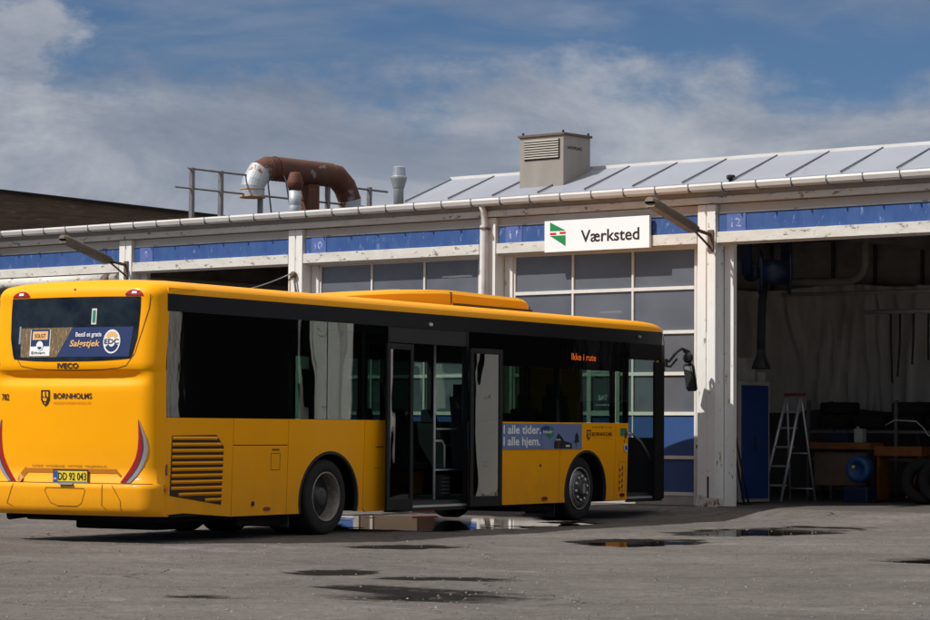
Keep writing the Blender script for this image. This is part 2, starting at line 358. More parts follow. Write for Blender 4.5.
M['crate'] = mat('weathered_crate', (.10, .062, .036), .8, c2=(.06, .036, .02), nscale=6, stretch=(.5, .5, 5))
M['concrete'] = mat('old_concrete', (.36, .31, .26), .85, c2=(.22, .19, .16), nscale=6, bump=.01, bscale=14)
M['barrier'] = mat('barrier_red', (.20, .03, .03), .5)

def ground_material():
    m = bpy.data.materials.new('worn_asphalt'); m.use_nodes = True; t = m.node_tree; L = t.links; p = t.nodes['Principled BSDF']
    tc = t.nodes.new('ShaderNodeTexCoord')
    def nz(scale, det=6, ro=.6, st=(1, 1, 1), dist=0, rot=0):
        mp = t.nodes.new('ShaderNodeMapping'); mp.inputs['Scale'].default_value = st; mp.inputs['Rotation'].default_value = (0, 0, rot); L.new(tc.outputs['Object'], mp.inputs[0])
        n = t.nodes.new('ShaderNodeTexNoise'); n.inputs['Scale'].default_value = scale; n.inputs['Detail'].default_value = det; n.inputs['Roughness'].default_value = ro; n.inputs['Distortion'].default_value = dist
        L.new(mp.outputs[0], n.inputs['Vector']); return n.outputs['Fac']
    def ramp(f, a, b, lo=0., hi=1.):
        r = t.nodes.new('ShaderNodeMapRange'); r.inputs[1].default_value = a; r.inputs[2].default_value = b; r.inputs[3].default_value = lo; r.inputs[4].default_value = hi; L.new(f, r.inputs[0]); return r.outputs[0]
    def mix(f, a, b, mode='MIX'):
        x = t.nodes.new('ShaderNodeMix'); x.data_type = 'RGBA'; x.blend_type = mode
        for i, q in ((0, f), (6, a), (7, b)):
            if isinstance(q, tuple): x.inputs[i].default_value = (*q, 1)
            elif isinstance(q, (int, float)): x.inputs[i].default_value = q
            else: L.new(q, x.inputs[i])
        return x.outputs[2]
    c = mix(ramp(nz(.32, 6, .55), .35, .65), (.165, .146, .131), (.255, .228, .203))
    c = mix(ramp(nz(1.3, 8, .7, (1, .6, 1), .6), .50, .72, 0, .75), c, (.120, .106, .096))
    c = mix(ramp(nz(.9, 8, .7, (.35, 1.4, 1), .3, .6), .56, .66, 0, .7), c, (.33, .30, .265))
    c = mix(ramp(nz(3.1, 9, .75), .57, .70, 0, .6), c, (.085, .078, .072))
    c = mix(ramp(nz(26, 5, .75), .42, .66, 0, .6), c, (.075, .068, .063))
    c = mix(ramp(nz(38, 4, .7), .60, .70, 0, .6), c, (.36, .33, .30))
    c = mix(ramp(nz(5.5, 9, .82), .36, .60, .50, 0), c, (.060, .054, .050))
    c = mix(ramp(nz(7.5, 9, .82, (1, 1, 1), 0, .8), .54, .66, 0, .45), c, (.34, .31, .28))
    # cracks
    vo = t.nodes.new('ShaderNodeTexVoronoi'); vo.feature = 'DISTANCE_TO_EDGE'; vo.inputs['Scale'].default_value = .42
    wv = t.nodes.new('ShaderNodeTexNoise'); wv.inputs['Scale'].default_value = 1.4; wv.inputs['Detail'].default_value = 5; L.new(tc.outputs['Object'], wv.inputs['Vector'])
    vm = t.nodes.new('ShaderNodeVectorMath'); vm.operation = 'MULTIPLY_ADD'; L.new(wv.outputs['Color'], vm.inputs[0]); vm.inputs[1].default_value = (.9, .9, 0); L.new(tc.outputs['Object'], vm.inputs[2]); L.new(vm.outputs[0], vo.inputs['Vector'])
    crack0 = ramp(vo.outputs['Distance'], .002, .010, 1, 0)
    cm = t.nodes.new('ShaderNodeMath'); cm.operation = 'MULTIPLY'; L.new(crack0, cm.inputs[0]); L.new(ramp(nz(.5, 3), .50, .62), cm.inputs[1]); crack = cm.outputs[0]
    c = mix(ramp(crack, 0, 1, 0, .35), c, (.06, .055, .05))
    # faint tyre tracks sweeping past the doors
    wa = t.nodes.new('ShaderNodeTexWave'); wa.wave_type = 'RINGS'; wa.rings_direction = 'Z'; wa.inputs['Scale'].default_value = .16; wa.inputs['Distortion'].default_value = 1.2; wa.inputs['Detail'].default_value = 2
    mp = t.nodes.new('ShaderNodeMapping'); mp.inputs['Location'].default_value = (18, -12, 0); L.new(tc.outputs['Object'], mp.inputs[0]); L.new(mp.outputs[0], wa.inputs['Vector'])
    c = mix(ramp(wa.outputs['Fac'], .86, .97, 0, .30), c, (.10, .09, .085))
    at = t.nodes.new('ShaderNodeAttribute'); at.attribute_name = 'wet'
    wt = t.nodes.new('ShaderNodeMath'); wt.operation = 'MULTIPLY_ADD'; L.new(nz(6, 6, .7), wt.inputs[0]); wt.inputs[1].default_value = .9; L.new(at.outputs['Fac'], wt.inputs[2])
    wet = ramp(wt.outputs[0], .85, 1.25)
    c = mix(ramp(wet, 0, 1, 0, .96), c, (.009, .008, .007))
    L.new(c, p.inputs['Base Color']); L.new(ramp(wet, 0, 1, .85, .7), p.inputs['Roughness']); L.new(ramp(wet, 0, 1, .25, .06), p.inputs['Specular IOR Level'])
    h = t.nodes.new('ShaderNodeMath'); h.operation = 'MULTIPLY_ADD'; L.new(nz(42, 4, .75), h.inputs[0]); h.inputs[1].default_value = .4; L.new(nz(3.4, 9, .82), h.inputs[2])
    h2 = t.nodes.new('ShaderNodeMath'); h2.operation = 'SUBTRACT'; L.new(h.outputs[0], h2.inputs[0]); L.new(crack, h2.inputs[1])
    b = t.nodes.new('ShaderNodeBump'); b.inputs['Strength'].default_value = 1; b.inputs['Distance'].default_value = .055; L.new(h2.outputs[0], b.inputs['Height']); L.new(b.outputs[0], p.inputs['Normal'])
    return m
M['ground'] = ground_material()
def puddle_material(name, base, rough, bump):
    m = mat(name, base, rough, bump=bump, bscale=3, spec=.5); return m
M['water'] = puddle_material('puddle_water', (.012, .010, .008), .04, .0008)
M['murk'] = puddle_material('murky_water', (.012, .009, .006), .16, .004)
M['damp'] = mat('damp_asphalt', (.060, .052, .044), .45, c2=(.03, .027, .024), nscale=14, bump=.012, bscale=30)

# ================================================================== GROUND
PUD = [(-.35, 38.2, 1.75, 3.3, -.08, .045), (-.56, 21.35, .55, .75, .1, .0391), (-1.18, 24.1, .34, .5, 0, .0301), (-.7, 29.3, .55, .55, 0, .0251), (2.06, 30.9, .75, .95, -.35, .028),
       (4.05, 34.7, .85, 2.0, -.62, .030), (5.0, 27.2, .6, .7, 0, .028), (-2.0, 20.4, .4, .28, 0, .018), (-.2, 23.2, .5, .3, .2, .016)]   # x, y, radii, turn, depth
LEVEL = -.0235
ca_, sa_ = math.cos(.7028), math.sin(.7028)
def nf(x, y, f, s_=0): return noise.noise(Vector((x*f, y*f, s_)))
def dips(x, y):
    d = 0
    for cx, cy, rx, ry, ro, dep in PUD:
        dx, dy = x-cx, y-cy
        if abs(dx) > 4.5 or abs(dy) > 4.5: continue
        u = (dx*math.cos(ro)+dy*math.sin(ro))/rx; v = (-dx*math.sin(ro)+dy*math.cos(ro))/ry
        q = math.hypot(u, v)+.42*nf(x, y, 1.4, cx)+.30*nf(x, y, 4, cy)
        if q < 1.5:
            k = min(max((1.5-q)/1.0, 0), 1); d = max(d, dep*k*k*(3-2*k))
    return d
def height(x, y, o):
    u = min(max((2.1-o)/2.1, 0), 1); ramp = GZ*u*u*(3-2*u)
    near = 1 if o > .3 else max(o/.3, 0)
    fade = 1 if math.hypot(x, y-30) < 26 else 0
    n_ = .010*nf(x, y, .8, 3)+.006*nf(x, y, 2.6, 5)+.0045*nf(x, y, 7, 8)
    tex = .0035*nf(x, y, 17, 11)
    d = dips(x, y) if fade else 0
    return ramp+(n_+tex-.004)*near*fade-d+(.010*nf(x, y, 6, 2)+.008*nf(x, y, 14, 4))*min(1, d/.012)*(0 if d > .04 else 1), d
def ground():
    def axis(lo, hi, st, out): 
        r = [lo+st*i for i in range(int((hi-lo)/st)+1)]; return [-q for q in out[::-1]]+r+[q for q in out]
    t = [-3000, -900, -300, -120, -60, -45, -32, -24]+[-19+.13*i for i in range(0, 215)]+[10, 12, 15, 19, 25, 35, 60, 120, 300, 900, 3000]
    o = [3000, 900, 300, 120, 60, 45, 34]+[30-.6*i for i in range(0, 4)]+[27.6-.10*i for i in range(0, 276)]+[-.1, -3, -8, -20, -60, -300, -900, -3000]
    b = MB(); bm = b.bm; wet = bm.verts.layers.float.new('wet'); rows = []
    fx, fy = FAC[0][3], FAC[1][3]
    for y in o:
        row = []
        for x in t:
            wx = fx+x*ca_-y*sa_; wy = fy-x*sa_-y*ca_
            h_, d = height(wx, wy, y)
            v_ = bm.verts.new((x, -y, h_-GZ)); v_[wet] = min(1, d/.016); row.append(v_)
        rows.append(row)
    for a, c in zip(rows, rows[1:]):
        for k in range(len(a)-1): f = bm.faces.new([a[k], a[k+1], c[k+1], c[k]]); f.smooth = True
    single('ground', b, M['ground'], FAC, kind='structure')
ground()
for cx, cy, rx, ry, ro, dep in PUD:
    if dep < .02 or cx in (-1.18, -.7): continue
    lev = -.034 if cx == -.56 else LEVEL
    b = MB((cx, cy, lev)); pts = []
    for i in range(40):
        a = 2*math.pi*i/40; x, y = rx*1.45*math.cos(a), ry*1.45*math.sin(a); pts.append((cx+x*math.cos(ro)-y*math.sin(ro), cy+x*math.sin(ro)+y*math.cos(ro), lev))
    b.face(pts); single('puddle', b, M['murk'] if cx == -.56 else M['water'], WORLD, kind='structure')
# loose grit
def grit():
    b = MB((0, 30, 0)); rnd = random.Random(5)
    for i in range(3200):
        y = 17.5+22*rnd.random()**1.5; x = (rnd.random()-.5)*.38*y
        o_ = -((x-FAC[0][3])*sa_+(y-FAC[1][3])*ca_)
        if o_ < .5: continue
        z = height(x, y, o_)[0]; r_ = rnd.choice((.007, .009, .012, .015)) if rnd.random() > .01 else .024
        pts = [Vector((x+r_*rnd.uniform(.6, 1.3)*math.cos(a), y+r_*rnd.uniform(.6, 1.3)*math.sin(a), z)) for a in (0, 1.3, 2.5, 3.8, 5)]
        top = b.v((x+r_*.1, y, z+r_*rnd.uniform(.5, .9))); vs = [b.v(p) for p in pts]
        for k in range(5): b.bm.faces.new([vs[k], vs[(k+1) % 5], top])
    single('loose_grit', b, M['grit'], WORLD, 'scattered grit and small stones lying over the worn yard', 'grit', kind='stuff')
M['grit'] = mat('grit', (.20, .18, .16), .8, c2=(.06, .055, .05), nscale=1.9, namt=.25)
grit()

# ================================================================== BUS
W = 2.40
bus = Thing('city_bus', 'long orange yellow city bus with open middle doors parked nose towards the workshop', 'bus', BUS)
SIDE = lambda w: (lambda u, v, d=0: (u, w+d, v))
def tuck(z): return .03*max(0, (1.41-z))/1.1
def sidepanel(name, pts, m=None, th=.02, off=0, label=None):
    b = bus.mb()
    b.prism(pts, lambda u, v, d: (u, tuck(v)+d, v), off, off+th); return tag(b.build(name, m or M['orange'], bus.e), label)
def arch(c, zc, rx, rz, s0, s1, zb, up=True, n=22):
    a0 = math.asin((zb-zc)/rz) if abs(zb-zc) < rz else 0
    return [(c+rx*math.cos(a), zc+rz*math.sin(a)) for a in [math.pi-a0-(math.pi-2*a0)*i/n for i in range(n+1)]]
RA = (.05, .42, .66, .60); FA = (6.72, .42, .64, .59)
def zb(s): return .27+.0*(s)
sidepanel('body_panel', [(-3.27, .315), (-2.9, .33), (-1.99, .27), (-1.99, 1.405), (-3.27, 1.405)])
sidepanel('body_panel', [(-1.98, .27), (-.865, .27), (-.865, 1.09), (-1.98, 1.09)])
sidepanel('body_panel', [(-1.98, 1.10), (-.865, 1.10), (-.865, 1.405), (-1.98, 1.405)])
sidepanel('body_panel', [(-.855, .27)]+arch(*RA, 0, 0, .27)+[(.81, .27), (.81, 1.405), (-.855, 1.405)])
sidepanel('body_panel', [(.82, .30), (.87, .26), (1.32, .26), (1.36, .30), (1.36, 1.405), (.82, 1.405)])
sidepanel('body_panel', [(3.31, .27), (5.915, .27), (5.915, 1.405), (3.31, 1.405)])
sidepanel('body_panel', [(5.925, .27)]+arch(*FA, 0, 0, .27)+[(7.61, .27), (7.61, 1.405), (5.925, 1.405)])
sidepanel('body_panel', [(7.62, .27), (8.02, .26), (8.02, 1.405), (7.62, 1.405)])
# dark backing behind the panel gaps
b = bus.mb()
for s0, s1 in ((-3.27, -.66), (.76, 1.34), (3.33, 6.02), (7.41, 8.0)): b.box(s0, s1, .034, .07, .29, 1.39)
for c in (.05, 6.72): b.box(c-.75, c+.75, .034, .07, 1.1, 1.39)
b.build('body_frame', M['under'], bus.e)
# far (left) side skin
b = bus.mb()
fn = lambda u, v, d: (u, W-tuck(v)-d, v)
b.prism([(-3.28, .33), (-.60, .27)]+arch(*RA, 0, 0, .27)+[(6.1, .27)]+arch(*FA, 0, 0, .27)+[(9.2, .27), (9.2, 1.405), (-3.28, 1.405)], fn, 0, .03)
tag(b.build('far_side_skin', M['orange'], bus.e))
# black glazing: rear part opaque, the rest see-through below a dark band
b = bus.mb(); b.box(-3.27, -.87, .004, .03, 1.41, 2.60); b.build('side_window', M['black_gloss'], bus.e)
def pane(s0, s1, z0, z1, w0, m=None, name='side_window'):
    b = bus.mb(); b.box(s0, s1, w0, w0+.006, z0, z1); return b.build(name, m or M['glass'], bus.e)
for s0, s1 in ((-.86, -.05), (-.03, .80), (.82, 1.36)): pane(s0, s1, 1.41, 2.60, .004)
for s0, s1 in ((3.36, 4.20), (4.22, 5.90), (5.92, 7.60), (7.62, 8.03)):
    pane(s0, s1, 1.41, 2.16, .004); b = bus.mb(); b.box(s0, s1, .004, .03, 2.162, 2.60); b.build('window_top_panel', M['black_gloss'], bus.e)
for s0, s1 in ((-3.27, -.9),): b = bus.mb(); b.box(s0, s1, W-.03, W-.004, 1.41, 2.60); b.build('side_window', M['black_gloss'], bus.e)
for s0, s1 in ((-.86, .8), (.82, 2.6), (2.62, 4.4), (4.42, 6.2), (6.22, 7.9), (7.92, 9.15)): pane(s0, s1, 1.41, 2.60, W-.01)
b = bus.mb()
b.box(-3.27, 9.12, -.003, .04, 2.60, 2.795)
b.build('roof_band', M['band'], bus.e)
b = bus.mb(); b.box(-3.27, 9.12, W-.04, W+.003, 2.60, 2.795); b.build('roof_band', M['band'], bus.e)
# window posts inside
b = bus.mb()
for s in (-.9, -.04, .81, 1.33, 3.36, 4.21, 5.91, 7.61, 8.03): b.box(s-.035, s+.035, .03, .09, 1.40, 2.6)
for s in (-.88, .81, 2.61, 4.41, 6.21, 7.91, 9.1): b.box(s-.04, s+.04, W-.09, W-.02, 1.40, 2.6)
b.box(-.86, 9.1, W-.35, W-.02, 2.28, 2.60)
b.box(-.86, 1.34, .03, .06, 2.5, 2.6)
b.box(-.86, 9.1, W-.05, W-.035, .36, 1.41)
b.build('window_post', M['inner'], bus.e)
# louvred grille
gp = bus.mb(); gpts = [(-3.16, 1.205), (-2.32, 1.215), (-2.17, 1.08), (-2.19, .41), (-3.17, .53)]
gp.prism(gpts, lambda u, v, d: (u, tuck(v)+d, v), -.004, -.001); gr = gp.build('engine_grille', M['grilleback'], bus.e)  # dark sheet painted in for the shade between the louvres
b = bus.mb(); n = 11
for i in range(n):
    z0 = 1.195-i*.0705; 
    if z0-.05 < .42: break
    x1 = -2.185 if z0 < 1.08 else -2.185-(z0-1.08)*1.1
    x0 = -3.155
    if z0-.05 < .53: x0 = -3.155+(.53-z0+.05)*7.2
    if x0 > x1-.1: break
    y = tuck(z0)
    b.hexa([(x0, y-.005, z0), (x1, y-.005, z0), (x1, y-.005, z0-.012), (x0, y-.005, z0-.012)],
           [(x0, y-.026, z0-.018), (x1, y-.026, z0-.018), (x1, y-.005, z0-.038), (x0, y-.005, z0-.038)])
b.build('louvre', M['orange'], gr)
# filler hatch, latches, markers, small labels on the flank
b = bus.mb(); T2 = lambda e: (lambda u, v: (u, tuck(v)-e, v))
f = T2(.0015)
for (x0, x1, z0, z1) in ((-1.215, -1.205, .80, 1.0), (-1.03, -1.02, .80, 1.0), (-1.215, -1.02, .995, 1.003), (-1.215, -1.02, .797, .805), (1.06, 1.25, .80, .805), (-1.2, -1.04, 1.03, 1.05), (1.08, 1.26, 1.06, 1.075)):
    b.face([f(x0, z0), f(x1, z0), f(x1, z1), f(x0, z1)])
b.build('filler_hatch', M['seam'], bus.e)
def disc(name, s, z, rx, rz, m, th=.012, w0=None, parent=None):
    b = bus.mb(); y = tuck(z) if w0 is None else w0
    lo = [(s+rx*math.cos(a), y-.001, z+rz*math.sin(a)) for a in [2*math.pi*i/16 for i in range(16)]]
    hi = [(p[0], p[1]-th, p[2]) for p in lo]; b.hexa(lo, hi); return b.build(name, m, parent or bus.e)
disc('latch', -1.56, .41, .025, .03, M['rubber'])
disc('side_marker_light', -1.27, .345, .07, .022, M['redglow']); disc('side_marker_light', 5.50, .335, .085, .028, M['redglow']); disc('side_marker_light', 7.86, .345, .08, .028, M['redglow'])
disc('side_marker_light', -3.262, .60, .035, .022, M['amber'], .02, .0); disc('side_marker_light', -3.262, .82, .018, .065, M['redglow'], .01, .0)
disc('latch', 5.35, .80, .015, .02, M['seam'])
# boarding symbols by the front door
b = bus.mb(); b.box(7.76, 7.90, -.004, 0, 1.22, 1.33); b.build('boarding_symbol', M['adgreen'], bus.e)
disc('boarding_symbol', 7.93, 1.04, .055, .06, M['white'], .004, -.001); disc('boarding_symbol', 7.93, 1.04, .038, .042, M['eublue'], .007, -.001)
b = bus.mb(); f = T2(.004)
b.text('i', f, height=.05, bold=.02, x0=7.92, z0=1.015); b.build('boarding_symbol', M['white'], bus.e)
b = bus.mb(); f = T2(.004)
for x, z, r in ((7.93, 1.30, .028), (7.93, 1.22, .04), (7.97, 1.25, .03), (7.90, 1.14, .02)): b.face([f(x+r*math.cos(a), z+r*1.2*math.sin(a)) for a in [2*math.pi*i/10 for i in range(10)]])
b.build('boarding_symbol', M['brownink'], bus.e)
b = bus.mb(); f = T2(.002)
for i in range(4):
    for x0, x1, z0, z1 in ((7.76, 7.80, .42+i*.09, .47+i*.09), (7.84, 7.88, .44+i*.09, .50+i*.09)): b.face([f(x0, z0), f(x1, z0), f(x1, z1), f(x0, z1)])
for x0, x1, z0, z1 in ((7.74, 7.96, .40, .405), (7.74, 7.96, .83, .835), (7.955, 7.96, .4, .83), (7.74, 7.745, .4, .83)): b.face([f(x0, z0), f(x1, z0), f(x1, z1), f(x0, z1)])
b.build('boarding_symbol', M['brownink'], bus.e)

# advertising banner
y_ = -.003
b = bus.mb(); b.box(3.325, 6.55, y_, .008, 1.03, 1.385); ad = tag(b.build('advert_banner', M['adblue'], bus.e), 'blue grey advert strip with two lines of white lettering')
fS = lambda e: (lambda u, v: (u, y_-e+tuck(v)*.0, v))
b = bus.mb(); b.text('I alle tider.', fS(.002), 1.05, .115, .022, 4.285, 1.245); b.text('I alle hjem.', fS(.002), 1.03, .115, .022, 4.285, 1.085); b.build('lettering', M['white'], ad)
b = bus.mb(); b.text('N', fS(.002), None, .05, .02, 3.36, 1.22); b.build('lettering', M['white'], ad)
b = bus.mb(); f = fS(.0015)
for cx, cz, rx, rz, in ((5.50, 1.30, .15, .055),): b.face([f(cx+rx*math.cos(a), cz+rz*math.sin(a)) for a in [2*math.pi*i/20 for i in range(20)]])
b.face([f(5.345, 1.03), f(5.355, 1.03), f(5.355, 1.35), f(5.345, 1.35)])
b.build('flag_drawing', M['adteal'], ad)
b = bus.mb(); f = fS(.0022); b.face([f(5.40, 1.26), f(5.72, 1.27), f(5.70, 1.21), f(5.58, 1.175)]); b.face([f(5.56, 1.30), f(5.71, 1.29), f(5.68, 1.34), f(5.58, 1.335)]); b.build('flag_drawing', M['adgreen'], ad)
b = bus.mb(); b.text('Nybolig', fS(.003), .26, .04, .02, 5.40, 1.255); b.build('lettering', M['white'], ad)
b = bus.mb(); f = fS(.0016)
b.face([f(5.72, 1.035), f(5.72, 1.12), f(5.84, 1.25), f(5.93, 1.21), f(6.02, 1.14), f(6.24, 1.11), f(6.26, 1.035)])
b.face([f(6.375, 1.035), f(6.385, 1.035), f(6.39, 1.12), f(6.47, 1.13), f(6.43, 1.18), f(6.46, 1.20), f(6.39, 1.27), f(6.33, 1.20), f(6.35, 1.17), f(6.31, 1.12), f(6.375, 1.11)])
b.build('house_drawing', M['addark'], ad)
b = bus.mb(); f = fS(.0024)
for x0, x1, z0, z1 in ((5.78, 5.83, 1.15, 1.17), (5.85, 5.90, 1.15, 1.17), (6.06, 6.19, 1.06, 1.085)): b.face([f(x0, z0), f(x1, z0), f(x1, z1), f(x0, z1)])
b.build('house_drawing', M['offwhite'], ad)
b = bus.mb(); b.box(5.825, 5.865, y_-.003, y_-.001, 1.035, 1.16); b.build('house_drawing', M['brownink'], ad)

# operator mark on the flank: shield + BORNHOLMS
def shield(fn, cx, cz, w_, h_, parent, name='shield_mark', dark=None, light=None):
    pts = [(-.5, .5), (.5, .5), (.5, -.1), (.28, -.36), (0, -.5), (-.28, -.36), (-.5, -.1)]
    b = bus.mb(); b.face([fn(cx+x*w_, cz+z*h_) for x, z in pts]); sh = b.build(name, dark or M['ink'], parent)
    b = bus.mb(); g = lambda u, v: fn(u, v, .0015)
    for poly in ([(-.34, .38), (-.08, .40), (-.16, .12), (-.34, .05)], [(.05, .40), (.30, .38), (.26, .12), (.02, .02)], [(-.2, -.02), (.30, .02), (.22, -.16), (-.1, -.2)], [(-.06, -.26), (.12, -.26), (0, -.4)]):
        b.face([g(cx+x*w_, cz+z*h_) for x, z in poly])
    b.build('shield_beast', light or M['orange'], sh); return sh
fnS = lambda u, v, e=0: (u, tuck(v)-.0025-e, v)
shield(fnS, 6.77, 1.225, .13, .155, bus.e)
b = bus.mb(); b.text('BORNHOLMS', fnS, .63, .055, .025, 6.87, 1.215); b.text('F R E M T I D', fnS, .60, .022, .01, 6.88, 1.33); b.build('lettering', M['ink'], bus.e)
b = bus.mb(); b.box(6.88, 7.5, tuck(1.18)-.003, tuck(1.18), 1.178, 1.184); b.build('lettering', M['faintink'], bus.e)
# destination display
b = bus.mb(); b.box(6.0, 7.1, -.0005, .003, 2.22, 2.50); dd = b.build('destination_display', M['black_gloss'], bus.e)
b = bus.mb(); b.text('Ikke i rute', lambda u, v: (u, -.004, v),   .74, .10, .004, 6.23, 2.30); b.build('lettering', M['led'], dd)

# rear skin ---------------------------------------------------------------
PROF = [(.30, -.05), (.33, .01), (.40, .035), (.60, .045), (.655, .045), (.662, .0), (.85, .0), (1.2, .01), (1.60, .02), (1.74, .02), (1.78, .005), (1.82, -.035), (1.86, -.05), (1.90, -.03), (1.935, .02), (1.95, .03), (2.02, .03), (2.2, .015), (2.5, -.01), (2.75, -.03), (2.80, -.025), (2.86, -.04), (2.91, -.08), (2.94, -.13), (2.965, -.25), (2.99, -.60)]
def prof(z):
    for (a, pa), (b_, pb) in zip(PROF, PROF[1:]):
        if a <= z <= b_: return pa+(pb-pa)*(z-a)/(b_-a)
    return PROF[-1][1] if z > PROF[-1][0] else PROF[0][1]
def profw(z, u):
    p = prof(z)
    if 1.74 < z < 1.95:            # the undercut fades out before the corners
        q = .02; k = max(0, 1-abs(u)**6*1.6) ; p = q+(p-q)*k
    return p
def rs(w_, z):
    u = (w_-W/2)/(W/2)
    e = min(w_, W-w_); c = RC-math.sqrt(max(0, RC*RC-(RC-e)**2)) if e < RC else 0
    return -3.46-profw(z, u)-.09*(1-u*u)+c
RC = .20
def roofz(w_):
    e = min(w_, W-w_)
    for (a, za), (b_, zb_) in zip(RP, RP[1:]):
        if a <= e <= b_: return za+(zb_-za)*(e-a)/(b_-a)
    return 2.99
RP = [(0, 2.86), (.02, 2.885), (.06, 2.915), (.14, 2.94), (.3, 2.962), (.7, 2.982), (1.225, 2.99)]
def rearpt(w_, z, e=0, corner=0):
    zz = z
    if z > 2.70: zz = z-(2.99-roofz(w_))*(z-2.70)/.29
    return (rs(w_, z)-e, w_, zz)
def rp(w_, z, e=0):
    w2 = w_-.12-.06*(1-((w_-W/2)/(W/2))**2); return rearpt(w2, z, e)
cols = []
for i in range(9):
    a = math.pi/2*i/8; cols.append((RC-RC*math.cos(a), RC*(1-math.sin(a))))
cols += [(RC+(W-2*RC)*i/30, 0) for i in range(1, 30)]
cols += [(W-RC+RC*math.sin(math.pi/2*i/8), RC*(1-math.cos(math.pi/2*i/8))) for i in range(9)]
zs = sorted(set([p[0] for p in PROF]+[1.0, 1.4, 1.5, 1.68, 2.1, 2.35, 2.62, .5]))
b = bus.mb()
b.grid([[rearpt(w_, z, 0) for w_, c in cols] for z in zs])
b.build('rear_body', M['orange'], bus.e)
def rpatch(name, z0, z1, left, right, m, e=.004, nz_=14, nw=14, parent=None, label=None):
    """left(z), right(z): limits across the bus; left is the larger w (left in the photo)"""
    b = bus.mb(); rows = []
    for i in range(nz_+1):
        z = z0+(z1-z0)*i/nz_; l, r = left(z), right(z)
        rows.append([rp(l+(r-l)*j/nw, z, e) for j in range(nw+1)])
    b.grid(rows); return tag(b.build(name, m, parent or bus.e), label)
def lerp(tab, z):
    for (a, va), (b_, vb) in zip(tab, tab[1:]):
        if a <= z <= b_: return va+(vb-va)*(z-a)/(b_-a)
    return tab[-1][1] if z > tab[-1][0] else tab[0][1]
C_ = W/2
def sym(tab): return (lambda z: C_+lerp(tab, z)), (lambda z: C_-lerp(tab, z))
# the window's lower edge sags: build as columns so the edge curves
def rear_window(e, m, grow=0, name='rear_window', parent=None, inner=False):
    b = bus.mb(); rows = []; nw = 40
    half = [(1.95, .72), (2.03, .80), (2.08, .85), (2.3, .91), (2.6, .925), (2.78, .92)]
    zt = 2.765+grow
    for i in range(17):
        f_ = i/16; row = []
        for j in range(nw+1):
            u = -1+2*j/nw; zbot = 2.035+.03*abs(u)**3-grow
            z = zbot+(zt-zbot)*f_; hw = lerp(half, z)+grow
            row.append(rearpt(C_-u*hw-.05, z, e))
        rows.append(row)
    b.grid(rows); return b.build(name, m, parent or bus.e)
rw = rear_window(.005, M['rearglass']); tag(rw, 'dark rear window with an estate agent advert along its lower edge')
# seam of the tailgate: curved line below the window
def rline(pts, name='panel_seam', th=.006, e=.003, m=None, parent=None):
    b = bus.mb()
    for (a, za), (c, zc) in zip(pts, pts[1:]):
        n_ = max(1, int(math.hypot(a-c, za-zc)/.05))
        for i in range(n_):
            p = [(a+(c-a)*t/n_, za+(zc-za)*t/n_) for t in (i, i+1)]
            d = Vector((p[1][0]-p[0][0], p[1][1]-p[0][1])).normalized(); q = Vector((-d.y, d.x))*th/2
            b.face([rp(p[0][0]+q.x, p[0][1]+q.y, e), rp(p[1][0]+q.x, p[1][1]+q.y, e), rp(p[1][0]-q.x, p[1][1]-q.y, e), rp(p[0][0]-q.x, p[0][1]-q.y, e)])
    return b.build(name, m or M['seam'], parent or bus.e)
rline([(2.19, 2.80), (2.20, 2.6), (2.17, 2.35), (2.12, 2.12), (2.02, 1.985), (1.8, 1.95), (1.5, 1.935), (1.2, 1.93), (.9, 1.935), (.65, 1.955), (.53, 1.985), (.42, 2.12), (.33, 2.4), (.27, 2.62), (.26, 2.80)], th=.009)
rline([(2.43, 2.3), (2.38, 2.18), (2.34, 2.0)], th=.006)
rline([(2.36, .664), (.20, .664)], th=.010, e=.006)
rline([(2.10, .655), (2.2, .42), (2.12, .39)], th=.007, e=.004)
rline([(.83, .655), (.84, .42), (.78, .37)], th=.007, e=.004); rline([(.70, .655), (.58, .47), (.58, .36)], th=.007, e=.004)
rline([(1.62, .61), (1.08, .605), (1.07, .58), (1.12, .44), (1.18, .405), (1.46, .405), (1.56, .44), (1.64, .57), (1.62, .61)], th=.006, e=.004)
# step above the number plate: its shade painted in darker orange
rpatch('plate_recess_shade', .775, .825, lambda z: 1.93, lambda z: .66, M['recess_shade'], .0035)
rline([(1.93, .815), (2.01, .74), (2.05, .675)], th=.07, e=.0036, m=M['recess_shade']); rline([(.67, .80), (.60, .745)], th=.03, e=.0036, m=M['recess_shade'])
# tail lamps: curved blades of red, smoked and grey lens
lo_t = [(.675, .60), (.75, .50), (.85, .42), (1.0, .345), (1.15, .315), (1.30, .30)]
def blade(k0, k1, m, sgn, name, parent=None):
    tab_in = [(.675, .45), (.75, .385), (.85, .305), (.95, .25), (1.05, .222), (1.18, .21), (1.38, .215)]
    tab_out = [(.675, .32), (.75, .235), (.85, .16), (.95, .12), (1.05, .10), (1.18, .12), (1.38, .205)]
    def at(z, k):
        i, o_ = lerp(tab_in, z), lerp(tab_out, z); v = i+(o_-i)*k
        return v if sgn > 0 else W-v
    b = bus.mb(); rows = []
    for i in range(19):
        z = .675+.705*i/18; l, r = at(z, k0), at(z, k1); rows.append([rearpt(l+(r-l)*j/4, z, .007) for j in range(5)])
    b.grid(rows); return b.build(name, m, parent or bus.e)
for sgn in (1, -1):
    tl = blade(0, .45, M['red'], sgn, 'tail_lamp'); blade(.45, .62, M['lensdark'], sgn, 'lens', tl); blade(.62, 1, M['lensgrey'], sgn, 'lens', tl)
